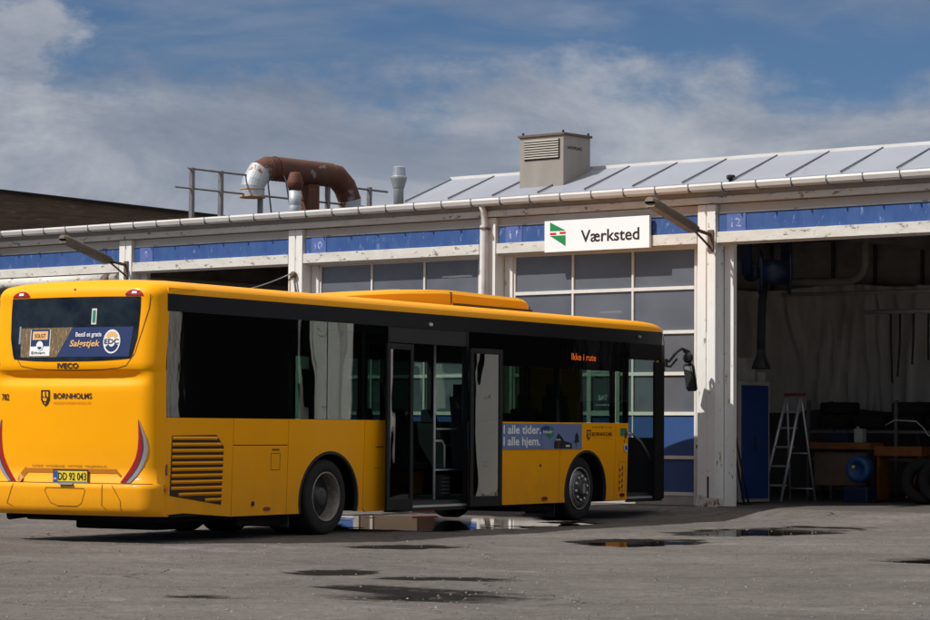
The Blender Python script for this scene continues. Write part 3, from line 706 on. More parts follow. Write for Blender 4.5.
# high-mounted half-moon lamps
for c in (2.075, .47):
    b = bus.mb(); n_ = 14
    for i in range(n_):
        a0, a1 = math.pi*i/n_, math.pi*(i+1)/n_
        b.face([rp(c, 2.778, .006), rp(c+.125*math.cos(a0), 2.778+.075*math.sin(a0), .006), rp(c+.125*math.cos(a1), 2.778+.075*math.sin(a1), .006)])
    hl = b.build('high_lamp', M['red'], bus.e)
    b = bus.mb(); b.face([rp(c+x, 2.778+z, .009) for x, z in ((-.035, .025), (.035, .025), (.03, .055), (-.03, .055))]); b.build('lens', M['white'], hl)
b = bus.mb(); b.face([rp(1.31+.014*math.cos(a), 2.855+.014*math.sin(a), .006) for a in [2*math.pi*i/10 for i in range(10)]]); b.build('camera_eye', M['redglow'], bus.e)
# lettering on the rear; u runs to the right in the photo
rT = lambda w0, e=.007: (lambda u, v: rp(w0-u, v, e))
b = bus.mb(); b.text('IVECO', rT(1.49), .30, .058, .035, 0, 1.958); b.build('lettering', M['ink'], bus.e)
b = bus.mb(); b.text('782', rT(2.31), .11, .07, .02, 0, 1.60); b.build('lettering', M['ink'], bus.e)
b = bus.mb(); b.text('BORNHOLMS', rT(1.545), .54, .062, .02, 0, 1.615); b.build('lettering', M['ink'], bus.e)
b = bus.mb(); b.text('RESEFORBINDELSE', rT(1.545), .53, .026, .0, 0, 1.555); b.build('lettering', M['faintink'], bus.e)
shield(lambda u, v, e=0: rp(u, v, .007+e), 1.665, 1.62, .125, .185, bus.e)
b = bus.mb(); b.text('SUNDE · HYGGELIGE · NYTTIGE · MILJØVENLIG', rT(1.86), 1.06, .024, .0, 0, .842); b.build('lettering', M['brownink'], bus.e)
# number plate
b = bus.mb()
pl = rpatch('number_plate', .66, .815, lambda z: 1.545, lambda z: 1.045, M['ink'], .018)
rpatch('plate_field', .68, .798, lambda z: 1.53, lambda z: 1.06, M['plate'], .021, parent=pl)
rpatch('plate_field', .682, .796, lambda z: 1.53, lambda z: 1.475, M['eublue'], .024, parent=pl)
b = bus.mb(); b.text('DD 92 043', rT(1.468, .025), .395, .085, .012, 0, .697); b.build('lettering', M['ink'], pl)
b = bus.mb(); b.text('DK', rT(1.525, .027), .04, .022, .02, 0, .70); b.build('lettering', M['white'], pl)
rpatch('plate_field', .645, .665, lambda z: 1.43, lambda z: 1.23, M['lensgrey'], .024, parent=pl)
# window advert
adw = rpatch('window_advert', 2.085, 2.42, lambda z: 2.02+(z-2.045)*.05, lambda z: .50-(z-2.045)*.12, M['navy'], .008, parent=rw)
tagp = rpatch('window_advert', 2.085, 2.42, lambda z: 2.03+(z-2.045)*.05, lambda z: 1.53-(z-2.045)*.62, M['wheat'], .010, parent=rw)
def rpoly(name, pts, m, e, parent): 
    b = bus.mb(); b.face([rp(p[0], p[1], e) for p in pts]); return b.build(name, m, parent)
rpatch('agent_board', 2.10, 2.40, lambda z: 1.90, lambda z: 1.61, M['white'], .012, 4, 4, rw)
rpatch('agent_board', 2.21, 2.40, lambda z: 1.89, lambda z: 1.62, M['navy'], .014, 4, 4, rw)
rpatch('agent_board', 2.285, 2.38, lambda z: 1.865, lambda z: 1.645, M['peach'], .016, 4, 4, rw)
rpoly('agent_board', [(1.755+.05*math.cos(a), 2.215+.055*math.sin(a)) for a in [2*math.pi*i/16 for i in range(16)]], M['white'], .017, rw)
rpoly('agent_board', [(1.755+.03*math.cos(a), 2.205+.03*math.sin(a)) for a in [math.pi+math.pi*i/8 for i in range(9)]], M['navy'], .019, rw)
b = bus.mb(); b.text('SOLGT', rT(1.835, .019), .16, .045, .015, 0, 2.308); b.build('lettering', M['brownink'], rw)
b = bus.mb(); b.text('Erhverv', rT(1.87, .016), .20, .032, .01, 0, 2.122); b.build('lettering', M['ink'], rw)
b = bus.mb(); b.text('Bestil et gratis', rT(1.25, .012), .36, .05, .015, 0, 2.315); b.build('lettering', M['white'], rw)
b = bus.mb(); b.text('Salgstjek', lambda u, v: rp(1.33-u-(v-2.21)*.25, v, .012), .42, .07, .018, 0, 2.205); b.build('lettering', M['peach'], rw)
def ring(c, z, r0, r1, a0, a1, m, e, sq=1.15):
    b = bus.mb(); n_ = 24
    for i in range(n_):
        p, q = a0+(a1-a0)*i/n_, a0+(a1-a0)*(i+1)/n_
        b.face([rp(c-r*math.cos(t), z+r*sq*math.sin(t), e) for r, t in ((r0, p), (r1, p), (r1, q), (r0, q))])
    return b.build('agent_logo', m, rw)
ring(.74, 2.255, 0, .118, 0, 2*math.pi, M['white'], .013); ring(.74, 2.255, .05, .10, .6, 2.6, M['peach'], .015); ring(.74, 2.255, .05, .10, 3.7, 5.9, M['navy'], .015)
b = bus.mb(); b.text('EDC', rT(.84, .017), .20, .055, .02, 0, 2.23); b.build('lettering', M['lensdark'], rw)
rpatch('exit_sticker', 2.45, 2.63, lambda z: 1.045, lambda z: .975, M['offwhite'], .009, 3, 3, rw); rpatch('exit_sticker', 2.47, 2.61, lambda z: 1.03, lambda z: .99, M['adgreen'], .011, 3, 3, rw)
rpatch('window_sticker', 2.24, 2.44, lambda z: 2.07, lambda z: 2.045, M['lensgrey'], .012, 3, 3, rw)

# roof ---------------------------------------------------------------------
b = bus.mb()
rw_ = [0]+[p[0] for p in RP[1:]]; ws = rw_+[W-x for x in rw_[-2::-1]]
def roofrow(s, drop=0): return [(s, 0, 2.79)]+[(s, w_, roofz(w_)-drop) for w_ in ws]+[(s, W, 2.79)]
cw = [c[0] for c in cols]
def rrow(s_, d=0): return [(s_, 0, 2.79)]+[(s_, x, roofz(x)-d) for x in cw]+[(s_, W, 2.79)]
b.grid([[rearpt(0, 2.80)]+[rearpt(x, 2.99) for x in cw]+[rearpt(W, 2.80)]]+[rrow(q) for q in (-2, 0, 2, 4, 6, 7.6, 8.4, 8.8)]+[rrow(9.05, .012), rrow(9.16, .04)])
for y0 in (.004, W-.024): b.box(-3.255, -1.9, y0, y0+.02, 2.78, 2.863)
b.build('roof', M['orange'], bus.e)
b = bus.mb(); b.box(-3.1, 9.0, .03, W-.03, 2.60, 2.78); b.build('ceiling', M['inner'], bus.e)
# roof unit: ramped rear part and squarer front part
b = bus.mb()
rowsA = []
for s, w0, zt in ((1.0, 1.15, 2.985), (1.5, .75, 3.02), (2.3, .55, 3.10), (3.3, .45, 3.17), (3.62, .43, 3.18), (5.55, .43, 3.16), (5.72, .44, 3.145), (5.82, .47, 3.10), (5.86, .52, 2.98)):
    w1 = W-w0; zl = 2.965
    rowsA.append([(s, w0, zl), (s, w0+.01, zl+(zt-zl)*.75), (s, w0+.07, zt), (s, C_, zt+.015), (s, w1-.07, zt), (s, w1-.01, zl+(zt-zl)*.75), (s, w1, zl)])
b.grid(rowsA, smooth=False); b.build('roof_unit', M['orange'], bus.e)
b = bus.mb(); b.box(3.66, 5.84, .421, .44, 2.975, 3.005); b.box(3.60, 3.612, .424, .46, 2.99, 3.15); b.build('roof_unit_seam', M['seam'], bus.e)
b = bus.mb(); b.tube([(6.6, .9, 2.97), (6.6, .9, 3.10)], .012, 6); b.tube([(6.6, .9, 2.97), (6.6, .9, 3.0)], .035, 8); b.build('antenna', M['rubber'], bus.e)
for s in (2.35, 8.35): disc('roof_band_lamp', s, 2.66 if s < 5 else 2.70, .05, .022, M['steel'], .015, -.004)

# front ---------------------------------------------------------------------
fcols = [(RC*1.2*(1-math.cos(math.pi/2*i/8)), RC*1.2*(1-math.sin(math.pi/2*i/8))) for i in range(9)]
fcols = fcols+[(.204+(W-.408)*i/20, 0) for i in range(1, 20)]+[(W-w_, c) for w_, c in fcols[::-1]]
def fp(w_, z, c):
    u = (w_-C_)/C_; lean = 0 if z < 1.2 else .05*(z-1.2)+.12*max(0, z-2.55)
    return (9.42-c*1.05-.16*u*u*(1 if True else 0)-lean+.0*z, w_, z)
def frontpatch(z0, z1, c0, c1, m, name, nz_=8):
    b = bus.mb(); cs = fcols[c0:c1]; b.grid([[fp(w_, z0+(z1-z0)*i/nz_, c) for w_, c in cs] for i in range(nz_+1)]); return b.build(name, m, bus.e)
frontpatch(.27, 1.18, 0, 99, M['orange'], 'front_body')
frontpatch(1.18, 2.56, 7, 22, M['glass'], 'windscreen'); frontpatch(1.18, 2.56, 21, 99, M['orange'], 'front_pillar')
frontpatch(2.56, 2.80, 0, 99, M['orange'], 'front_cap'); frontpatch(1.18, 2.56, 0, 8, M['orange'], 'front_pillar')
b = bus.mb(); b.grid([[fp(w_, 2.80, c) for w_, c in fcols], [(9.16-.0, min(max(w_, .02), W-.02), roofz(w_)-.04) for w_, c in fcols]]); b.build('front_cap', M['orange'], bus.e)
for w_ in (.35, W-.35):
    b = bus.mb(); b.box(9.37, 9.425, w_-.15, w_+.15, .55, .75, .02); b.build('headlight', M['lensgrey'], bus.e)
b = bus.mb(); b.box(8.05, 9.14, -.002, .05, 2.36, 2.60); b.build('front_door_header', M['under'], bus.e)
b = bus.mb(); b.box(9.10, 9.19, -.004, .06, .27, 2.60); b.build('front_post', M['band'], bus.e)
b = bus.mb(); b.tube([(9.10, -.012, 2.80), (9.20, .0, 2.66), (9.235, .01, 2.42), (9.24, .01, 2.2)], .012, 8); b.build('pillar_trim_glint', M['alu'], bus.e)  # A-pillar trim; the pale tube also draws its reflected light line

# interior --------------------------------------------------------------------
b = bus.mb()
for s0, s1, w0, w1 in ((-3.1, -.72, .08, W-.08), (-.72, .82, .95, 1.5), (.82, 5.98, .08, W-.08), (5.98, 7.45, .95, 1.5), (7.45, 9.1, .08, W-.08)): b.box(s0, s1, w0, w1, .30, .36)
b.build('floor', M['inner'], bus.e)
b = bus.mb(); b.box(-3.2, -1.0, .08, W-.08, .40, 2.58); b.build('engine_bulkhead', M['inner'], bus.e)
b = bus.mb(); b.box(-.95, 1.3, .08, W-.08, 1.05, 1.07); b.box(5.9, 7.5, .09, W-.08, 1.05, 1.07); b.box(1.3, 1.32, .95, W-.08, .36, 1.0); b.build('raised_floor', M['inner'], bus.e)
# wheelhouses
for c in (.05, 6.72):
    for side in (0, 1):
        b = bus.mb(); pr = arch(c, .42, .72, .64, 0, 0, .27, n=16)
        y0, y1 = (.065, .9) if side == 0 else (W-.9, W-.065)
        b.grid([[(s, y0, z) for s, z in pr], [(s, y1, z) for s, z in pr]]); yb = y1 if side == 0 else y0
        b.face([(s, yb, z) for s, z in pr]); b.build('wheelhouse', M['under'], bus.e)
for (c, zc, rx, rz) in (RA, FA):
    b = bus.mb(); a = arch(c, zc, rx, rz, 0, 0, .27); a2 = arch(c, zc, rx-.035, rz-.035, 0, 0, .27)
    for i in range(len(a)-1):
        b.hexa([(a[i][0], .0+tuck(a[i][1])-.006, a[i][1]), (a[i+1][0], tuck(a[i+1][1])-.006, a[i+1][1]), (a2[i+1][0], tuck(a2[i+1][1])-.006, a2[i+1][1]), (a2[i][0], tuck(a2[i][1])-.006, a2[i][1])],
               [(a[i][0], .06, a[i][1]), (a[i+1][0], .06, a[i+1][1]), (a2[i+1][0], .06, a2[i+1][1]), (a2[i][0], .06, a2[i][1])])
    b.build('wheel_arch_trim', M['rubber'], bus.e)
def seat(s, w_, z=.75):
    b = bus.mb(); b.box(s-.02, s+.40, w_-.20, w_+.20, z, z+.10, .03); st = b.build('seat', M['seat'], bus.e)
    b = bus.mb(); b.hexa([(s-.02, w_-.20, z+.08), (s+.07, w_-.20, z+.08), (s+.07, w_+.20, z+.08), (s-.02, w_+.20, z+.08)], [(s-.14, w_-.19, z+.68), (s-.07, w_-.19, z+.68), (s-.07, w_+.19, z+.68), (s-.14, w_+.19, z+.68)]); b.build('backrest', M['seatback'], st)
    b = bus.mb(); b.hexa([(s-.15, w_-.12, z+.68), (s-.07, w_-.12, z+.68), (s-.07, w_+.12, z+.68), (s-.15, w_+.12, z+.68)], [(s-.18, w_-.10, z+.86), (s-.11, w_-.10, z+.86), (s-.11, w_+.10, z+.86), (s-.18, w_+.10, z+.86)]); b.build('headrest', M['seat'], st)
for s in (-.5, .35): seat(s, .42, 1.17); seat(s, 2.0, 1.17)
for s in (4.0, 4.85, 5.7): seat(s, .42, .72); seat(s, 1.98, .72)
for s in (1.9, 2.8): seat(s, 2.05, .72)
for s in (6.6,): seat(s, .42, 1.1); seat(s, 1.98, 1.1)
b = bus.mb(); b.box(8.0, 8.5, 1.45, 2.05, .75, .88, .03); ds = b.build('driver_seat', M['seatback'], bus.e)
b = bus.mb(); b.box(7.95, 8.08, 1.5, 2.0, .85, 1.62, .04); b.build('backrest', M['seatback'], ds)
b = bus.mb(); b.box(7.94, 8.04, 1.63, 1.87, 1.62, 1.84, .03); b.build('headrest', M['seatback'], ds)
b = bus.mb(); b.box(7.70, 7.73, 1.15, 2.35, .4, 1.55); b.box(7.7, 8.9, 1.1, 1.13, .4, 1.25); b.build('driver_screen', M['inner'], bus.e)
b = bus.mb(); b.box(8.75, 9.25, .9, W-.15, .7, 1.22, .04); b.box(9.10, 9.13, .10, W-.12, .30, 1.19)
b.build('dashboard', M['inner'], bus.e)
b = bus.mb(); b.lathe([(.21, -.01), (.225, 0), (.21, .01)], (8.72, 1.75, 1.27), (.5, 0, 1), 24); b.build('steering_wheel', M['rubber'], bus.e)
for x, y in ((3.22, .45), (2.0, .5), (2.75, 1.35), (5.3, .8)): b = bus.mb(); b.tube([(x, y, .36), (x, y, 2.58)], .018, 8); b.build('grab_pole', M['yellowpole'], bus.e)
b = bus.mb(); b.tube([(2.75, 1.35, 1.13), (3.0, 1.35, 1.13), (3.05, 1.35, 1.09), (3.05, 1.35, .76)], .016, 8); b.tube([(2.75, 1.35, .76), (3.1, 1.35, .76)], .013, 8); b.tube([(2.75, 1.35, 1.33), (3.35, 1.35, 1.33)], .013, 8); b.build('grab_rail', M['yellowpole'], bus.e)
b = bus.mb(); b.box(2.95, 3.32, 1.9, W-.1, .36, 2.3); b.build('partition', M['teal'], bus.e)
b = bus.mb(); b.tube([(3.30, .5, .36), (3.30, .5, 2.58)], .016, 8); b.build('grab_pole', M['yellowpole'], bus.e)
b = bus.mb(); b.tube([(3.30, .5, 1.14), (3.50, .5, 1.14), (3.56, .5, 1.08), (3.57, .5, .78)], .016, 8); b.build('grab_rail', M['yellowpole'], bus.e)
b = bus.mb(); b.tube([(3.30, .5, .75), (4.0, .5, .75)], .012, 8); b.build('grab_rail', M['yellowpole'], bus.e)
b = bus.mb(); b.tube([(3.36, .5, 1.30), (4.0, .5, 1.30)], .012, 8); b.build('grab_rail', M['yellowpole'], bus.e)
b = bus.mb(); b.box(3.48, 3.72, .50, .62, .40, .68, .01); hb = b.build('heater_box', M['seatback'], bus.e)
for k in range(5): b = bus.mb(); b.box(3.50, 3.70, .492, .499, .43+k*.05, .445+k*.05); b.build('heater_slat', M['lensgrey'], hb)
# sill plates of the doors
for x0, x1 in ((1.37, 3.30), (8.04, 9.10)): b = bus.mb(); b.box(x0, x1, -.01, .30, .285, .313); b.build('door_step', M['alu'], bus.e)
for x0, x1, z0, z1 in ((1.36, 3.32, .24, .283), (8.03, 9.15, .235, .283), (1.39, 3.295, 2.40, 2.60)): b = bus.mb(); b.box(x0, x1, .005, .06, z0, z1); b.build('door_edge', M['rubber'], bus.e)
b = bus.mb(); b.box(3.30, 3.345, -.002, .05, .27, 2.60); b.box(1.34, 1.385, -.002, .05, .27, 2.60); b.build('door_jamb', M['frame'], bus.e)
# door leaves, swung out and lying along the side
def leaf(s0, s1, w0, turn, z0=.27, z1=2.375, label=None, handle=None):
    piv = Vector((.5*(s0+s1), w0, 0)); mx = Matrix.Rotation(turn, 3, 'Z')
    def spin(b):
        for q in b.bm.verts: q.co = mx @ (q.co-piv)+piv
        return b
    b = bus.mb(); t_ = .075
    for a in ((s0, s0+t_, z0, z1), (s1-t_, s1, z0, z1), (s0+t_, s1-t_, z1-.07, z1), (s0+t_, s1-t_, z0, z0+.14)): b.box(a[0], a[1], w0, w0+.035, a[2], a[3], .006)
    lf = tag(spin(b).build('door_leaf', M['frame'], bus.e), label)
    b = bus.mb(); b.box(s0+t_, s1-t_, w0+.012, w0+.018, z0+.14, z1-.07); spin(b).build('pane', M['leafglass'], lf)
    b = bus.mb(); b.tube([(s0+.12, w0+.05, .9), (s0+.12, w0+.09, .95), (s0+.12, w0+.09, 1.35), (s0+.12, w0+.05, 1.4)], .012, 6); spin(b).build('door_handle', M['steel'], lf); return lf
M['leafglass'] = glass_mat('door_leaf_glass', (.24, .29, .27), .007, 1.5, boost=1.1, stretch=(1, 1, .5))
leaf(1.10, 1.775, -.135, R(3)); leaf(3.23, 3.985, -.135, R(-4.2))
b = bus.mb()
for s in (1.45, 3.6):
    b.tube([(s, -.10, 2.30), (s, .05, 2.33)], .015, 6); b.tube([(s, -.10, .40), (s, .05, .38)], .015, 6)
b.build('door_hinge_arm', M['rubber'], bus.e)
# front door leaf folded at the front post, handrail
b = bus.mb(); b.box(8.78, 9.09, -.06, -.02, .27, 2.33, .006); lf = b.build('door_leaf', M['under'], bus.e)
b = bus.mb(); b.tube([(8.10, .10, 1.27), (8.35, .10, 1.24), (8.62, .10, 1.13), (8.85, .10, .96), (9.03, .10, .79)], .019, 8); b.build('hand_rail', M['steel'], bus.e)

# mirror ----------------------------------------------------------------------
b = bus.mb(); b.tube([(9.22, .12, 2.36), (9.38, .0, 2.36), (9.50, -.06, 2.50), (9.60, -.10, 2.56), (9.78, -.14, 2.52)], .022, 8); b.tube([(9.22, .12, 2.30), (9.42, .0, 2.28), (9.52, -.06, 2.40)], .018, 8)
b.box(9.20, 9.34, .0, .12, 2.27, 2.40, .02); mr = b.build('mirror_arm', M['rubber'], bus.e)
b = bus.mb(); b.lathe([(.03, -.02), (.07, 0), (.085, .04), (.07, .08), (.03, .10)], (9.74, -.13, 2.42), (-.6, -.5, 0), 16); b.tube([(9.66, -.10, 2.52), (9.80, -.14, 2.50), (9.84, -.14, 2.40), (9.80, -.13, 2.28)], .022, 8); b.build('mirror_head', M['rubber'], mr)
b = bus.mb(); b.hexa([(9.64, -.26, 2.33), (9.74, -.26, 2.33), (9.88, -.02, 2.33), (9.78, -.02, 2.33)], [(9.75, -.27, 1.91), (9.85, -.27, 1.91), (9.99, -.03, 1.91), (9.89, -.03, 1.91)])
bmesh.ops.bevel(b.bm, geom=b.bm.edges[:], offset=.025, segments=2, affect='EDGES'); mh = b.build('mirror_head', M['rubber'], mr)
b = bus.mb(); q = Vector((-.012, -.006, 0)); b.face([Vector(p)+q for p in ((9.672, -.235, 2.29), (9.775, -.06, 2.29), (9.872, -.07, 1.95), (9.768, -.245, 1.95))]); b.build('mirror_glass', M['zincclean'], mh)

# wheels ------------------------------------------------------------------------
def wheel(s, side, rear, label=None):
    cz = .462; ax = (0, -1, 0) if side == 0 else (0, 1, 0); y = .055 if side == 0 else W-.055
    b = bus.mb(); c = (s, y, cz)
    b.lathe([(.30, -.30), (.44, -.29), (.462, -.25), (.462, -.05), (.45, -.015), (.42, .0), (.36, .004), (.31, -.002), (.30, -.03), (.30, -.30)], c, ax, 56, caps=False)
    ty = tag(b.build('wheel', M['tyre'], bus.e), label)
    if rear:
        b = bus.mb(); b.lathe([(.30, -.03), (.305, .006), (.295, .010), (.283, .0), (.272, -.05), (.25, -.12), (.25, -.14), (.24, -.145)], c, ax, 48, caps=False); rm = b.build('rim', M['rim'], ty)
        b = bus.mb(); b.lathe([(.25, -.15), (.25, -.138), (.12, -.135), (.11, -.06), (.085, -.05), (.02, -.048)], c, ax, 40); b.build('hub', M['rimdark'], ty)
        for k in range(8):
            a = 2*math.pi*k/8; b = bus.mb()
            b.lathe([(.034, 0), (.034, .004), (.02, .005)], (s+.19*math.cos(a), y-(.1345 if side == 0 else -.1345)*-1, cz+.19*math.sin(a)), ax, 12); b.build('hand_hole', M['dark'], ty)
    else:
        b = bus.mb(); b.lathe([(.30, -.03), (.305, .006), (.295, .012), (.28, -.02), (.27, -.05), (.26, -.055)], c, ax, 48, caps=False); b.build('rim', M['rimdark'], ty)
        b = bus.mb(); b.lathe([(.265, -.06), (.255, -.045), (.225, .01), (.215, .02), (.13, .03), (.12, .06), (.105, .075), (.02, .08)], c, ax, 40); b.build('hub', M['rimdark'], ty)
        b = bus.mb()
        for k in range(10):
            a = 2*math.pi*k/10+.2; yy = y-.022 if side == 0 else y+.022
            b.lathe([(.026, 0), (.024, .02), (.016, .035)], (s+.168*math.cos(a), yy, cz+.168*math.sin(a)), ax, 8)
        b.build('wheel_nut', M['alu'], ty)
        b = bus.mb(); b.lathe([(.262, -.045), (.258, -.035), (.215, .022), (.205, .022)], c, ax, 40, caps=False); b.build('hub_ring', M['rim'], ty)
        b = bus.mb(); b.lathe([(.305, .008), (.300, .016), (.290, .014)], c, ax, 48, caps=False); b.build('rim_edge', M['alu'], ty)
        b = bus.mb(); b.box(s-.035, s+.035, y-(.083 if side == 0 else -.078), y-(.078 if side == 0 else -.083), cz-.07, cz+.07, 0); b.build('hub_badge', M['lensgrey'], ty)
for side in (0, 1):
    wheel(.03, side, True); wheel(6.58, side, False)
    b = bus.mb(); y0 = .42 if side == 0 else W-.70
    b.lathe([(.30, -.28), (.462, -.27), (.462, 0), (.30, .0)], (.03, y0, .462), (0, -1, 0) if side == 0 else (0, 1, 0), 40); b.build('inner_wheel', M['tyre'], bus.e)
b = bus.mb(); b.box(-.05, .12, .35, W-.35, .38, .54); b.box(6.5, 6.66, .35, W-.35, .38, .52); b.build('axle', M['under'], bus.e)
b = bus.mb(); b.box(-3.1, -1.05, .20, W-.25, .22, .40, .03); b.box(-1.7, -.80, .14, .6, .14, .36, .03); b.box(-2.75, -2.1, .5, 1.7, .12, .3, .03); b.box(1.0, 5.6, .5, W-.5, .27, .34); b.box(7.6, 9.0, .4, W-.4, .24, .32); b.box(5.0, 5.95, .12, 1.0, .16, .30, .02)
b.build('underbody', M['under'], bus.e)
for x, y0, y1 in ((5.88, .08, .55), (-.75, .08, .62), (-.75, W-.62, W-.08)): b = bus.mb(); b.box(x, x+.02, y0, y1, .11, .36); b.build('mudflap', M['rubber'], bus.e)
b = bus.mb(); b.tube([(-3.34, W-.2, .27), (-3.1, W-.25, .29), (-2.6, W-.3, .3)], .05, 10); b.build('exhaust_pipe', M['under'], bus.e)

# ================================================================== WORKSHOP BUILDING (facade units, scaled by K)
BAY = 4.9134
wb = Thing('workshop_building', 'long low white bus workshop with faded blue fascia bands over its door bays', 'workshop', FAC, (0, 0, 0), K)
CT = [i*BAY for i in range(-4, 2)]+[6.6, 10.2, 13.4, 16.4, 19.4]      # left edges of the columns
T0, T1 = CT[0], CT[-1]
def part(name, fn, m, parent=None, label=None):
    b = wb.mb(); fn(b); return tag(b.build(name, m, parent or wb.e), label)
for i in range(-4, 7):
    t = CT[i+4]
    def f(b, t=t):
        b.box(t, t+.175, 0, .5, -.05, 5.20, .006); b.box(t+.195, t+.37, 0, .5, -.05, 5.20, .006); b.box(t+.17, t+.2, .012, .49, -.05, 5.2)
    cl = part('column', f, M['column'])
    part('jamb', lambda b, t=t: (b.box(t+.385, t+.57, .26, .36, -.05, 4.52, .004), b.box(t-.24, t-.015, .30, .36, -.05, 4.52, .004)), M['column'], cl)
    part('column_base', lambda b, t=t: (b.hexa([(t-.03, -.03, -.1), (t+.41, -.03, -.1), (t+.41, .5, -.1), (t-.03, .5, -.1)], [(t-.005, -.004, .22+.05*(i % 3)), (t+.376, -.004, .14), (t+.376, .5, .14), (t-.005, .5, .2)])), M['basepaint'], cl)
# rust weeping from the joint of the column by the sign
part('rust_stain', lambda b: b.face([(.168, .008, 3.0), (.20, .008, 3.0), (.205, .008, 4.45), (.165, .008, 4.45)]), M['ruststreak'])
part('rust_stain', lambda b: [b.face([(x0, -.003, z0), (x0+w_, -.003, z0), (x0+w_*.8, -.003, z1), (x0+w_*.2, -.003, z1)]) for x0, w_, z0, z1 in ((-2*BAY+.02, .06, 1.5, 4.3),)], M['ruststreak'])
part('bracket_hole', lambda b: [b.box(.21, .245, -.006, .03, .12, .52, .004), b.box(-.02, .0, -.006, .02, 1.0, 1.06)], M['dark'])
# fascia per bay
digits = {-3: '9', -2: '10', -1: '11', 0: '12', 1: '13', 2: '14', 3: '15', 4: '16', 5: '17', -4: '8'}
for i in range(-4, 6):
    t = CT[i+4]; a, c = t+.385, CT[i+5]-.015
    fa = part('fascia_panel', lambda b: b.box(a, c, .10, .16, 4.50, 5.20), M['fascia'])
    part('lower_beam', lambda b: b.box(a+.01, c-.003, .0, .097, 4.535, 4.722, .005), M['beam'], fa)
    part('blue_band', lambda b: b.box(a+.035, c-.004, .055, .098, 4.725, 5.035, 0), M['blue'], fa)
    part('upper_trim', lambda b: b.box(a+.035, c-.004, .045, .098, 5.037, 5.062), M['beam'], fa)
    npx = t+.58
    npl = part('bay_number_plate', lambda b: b.box(npx, npx+.385, .045, .054, 4.715, 5.04), M['plateblue'], fa)
    bb = wb.mb(); bb.text(digits[i], lambda u, v: (u, .042, v), .20 if len(digits[i]) > 1 else .1, .15, .02, npx+.19, 4.80, align='C'); bb.build('digits', M['platenum'], npl)
part('cornice', lambda b: b.box(T0-.2, T1+.6, -.07, .16, 5.215, 5.325, .006), M['beam'])
part('eaves_board', lambda b: b.box(T0-.2, T1+.6, -.02, .16, 5.327, 5.50), M['cornice'])
def gut(b):
    prof_ = [(-.30, 5.535), (-.31, 5.50), (-.285, 5.435), (-.22, 5.405), (-.15, 5.405), (-.06, 5.43), (-.04, 5.53), (-.06, 5.53), (-.09, 5.45), (-.2, 5.425), (-.27, 5.455), (-.285, 5.535)]
    b.grid([[(x, y, z) for y, z in prof_+prof_[:1]] for x in (T0-.3, T1+.7)], smooth=False)
gu = part('gutter', gut, M['gutter'])
for k in range(-29, 45):
    x = .005+.7*k+random.uniform(-.01, .01)
    if T0-.3 < x < T1+.6:
        part('gutter_bracket', lambda b: b.box(x-.008, x+.008, -.314, -.04, 5.401, 5.541), M['roofseam'], gu)
def dp(b): b.tube([(-4.72, -.20, 5.42), (-4.72, -.12, 5.30), (-4.72, -.09, 5.1), (-4.72, -.09, .1)], .058, 14)
part('downpipe', dp, M['gutter']); part('downpipe', lambda b: b.tube([(7.22, -.12, 5.42), (7.22, -.09, 5.1), (7.22, -.09, .1)], .05, 14), M['gutter'])
part('pipe_clip', lambda b: [b.box(-4.79, -4.65, -.16, .0, z, z+.04) for z in (4.98, 2.6)], M['bracket'])
# doors: closed glazed sectional doors in two bays (and a few beyond the frame), others open
def secdoor(i, wicket=False):
    t = i*BAY; x0, x1 = t+.57, t+BAY-.23; y0, y1 = .29, .35
    fr = wb.mb(); wd = (x1-x0)
    xs = [x0+.035, x0+.035+(wd-.07)/3, x0+.035+2*(wd-.07)/3, x1-.035]
    lowz = .20 if i != -2 else .045
    bars = [4.50, 3.80, 3.03, 2.30, 1.60, .835, lowz]
    fr.box(x0, x0+.045, y0, y1, 0, 4.535); fr.box(x1-.045, x1, y0, y1, 0, 4.535)
    for z in bars: fr.box(x0+.045, x1-.045, y0-.004, y1, z-.03, z+.03)
    for x in xs[1:3]:
        fr.box(x-.02, x+.02, y0-.002, y1-.003, 1.62, 4.48)
    d = fr.build('sectional_door', M['doorframe'], wb.e)
    for za, zb_ in zip(bars, bars[1:5]):
        for xa, xb in zip(xs, xs[1:]): part('pane', lambda b: b.box(xa+.02, xb-.02, .318, .324, zb_+.03, za-.03), M['doorglass'], d)
    part('lower_panel', lambda b: (b.box(x0+.045, x1-.045, .31, .335, .865, 1.57), b.box(x0+.045, x1-.045, .31, .335, lowz+.03, .805)), M['doorblue'], d)
    for x in xs[1:3]: part('panel_joint', lambda b: b.box(x-.012, x+.012, .30, .312, lowz+.03, 1.57), M['doorframe'], d)
    part('door_sill', lambda b: b.box(x0+.045, x1-.045, .295, .34, -.02, max(.02, lowz-.03)), M['sill'], d)
    if wicket:
        part('wicket_frame', lambda b: (b.box(-2.62, -2.53, .277, .30, .22, 2.42), b.box(-1.98, -1.89, .277, .30, .22, 2.42), b.box(-2.53, -1.98, .277, .30, 2.33, 2.42), b.box(-2.53, -1.98, .277, .30, 1.56, 1.65)), M['doorframe'], d)
        bb = wb.mb(); bb.text('BAT', lambda u, v: (u, .272, v), .20, .09, .02, -2.25, 1.84, align='C'); bb.text('opladning', lambda u, v: (u, .272, v), .34, .04, .01, -2.25, 1.74, align='C'); bb.build('notice', M['white'], d)
secdoor(-1, True); secdoor(-2)
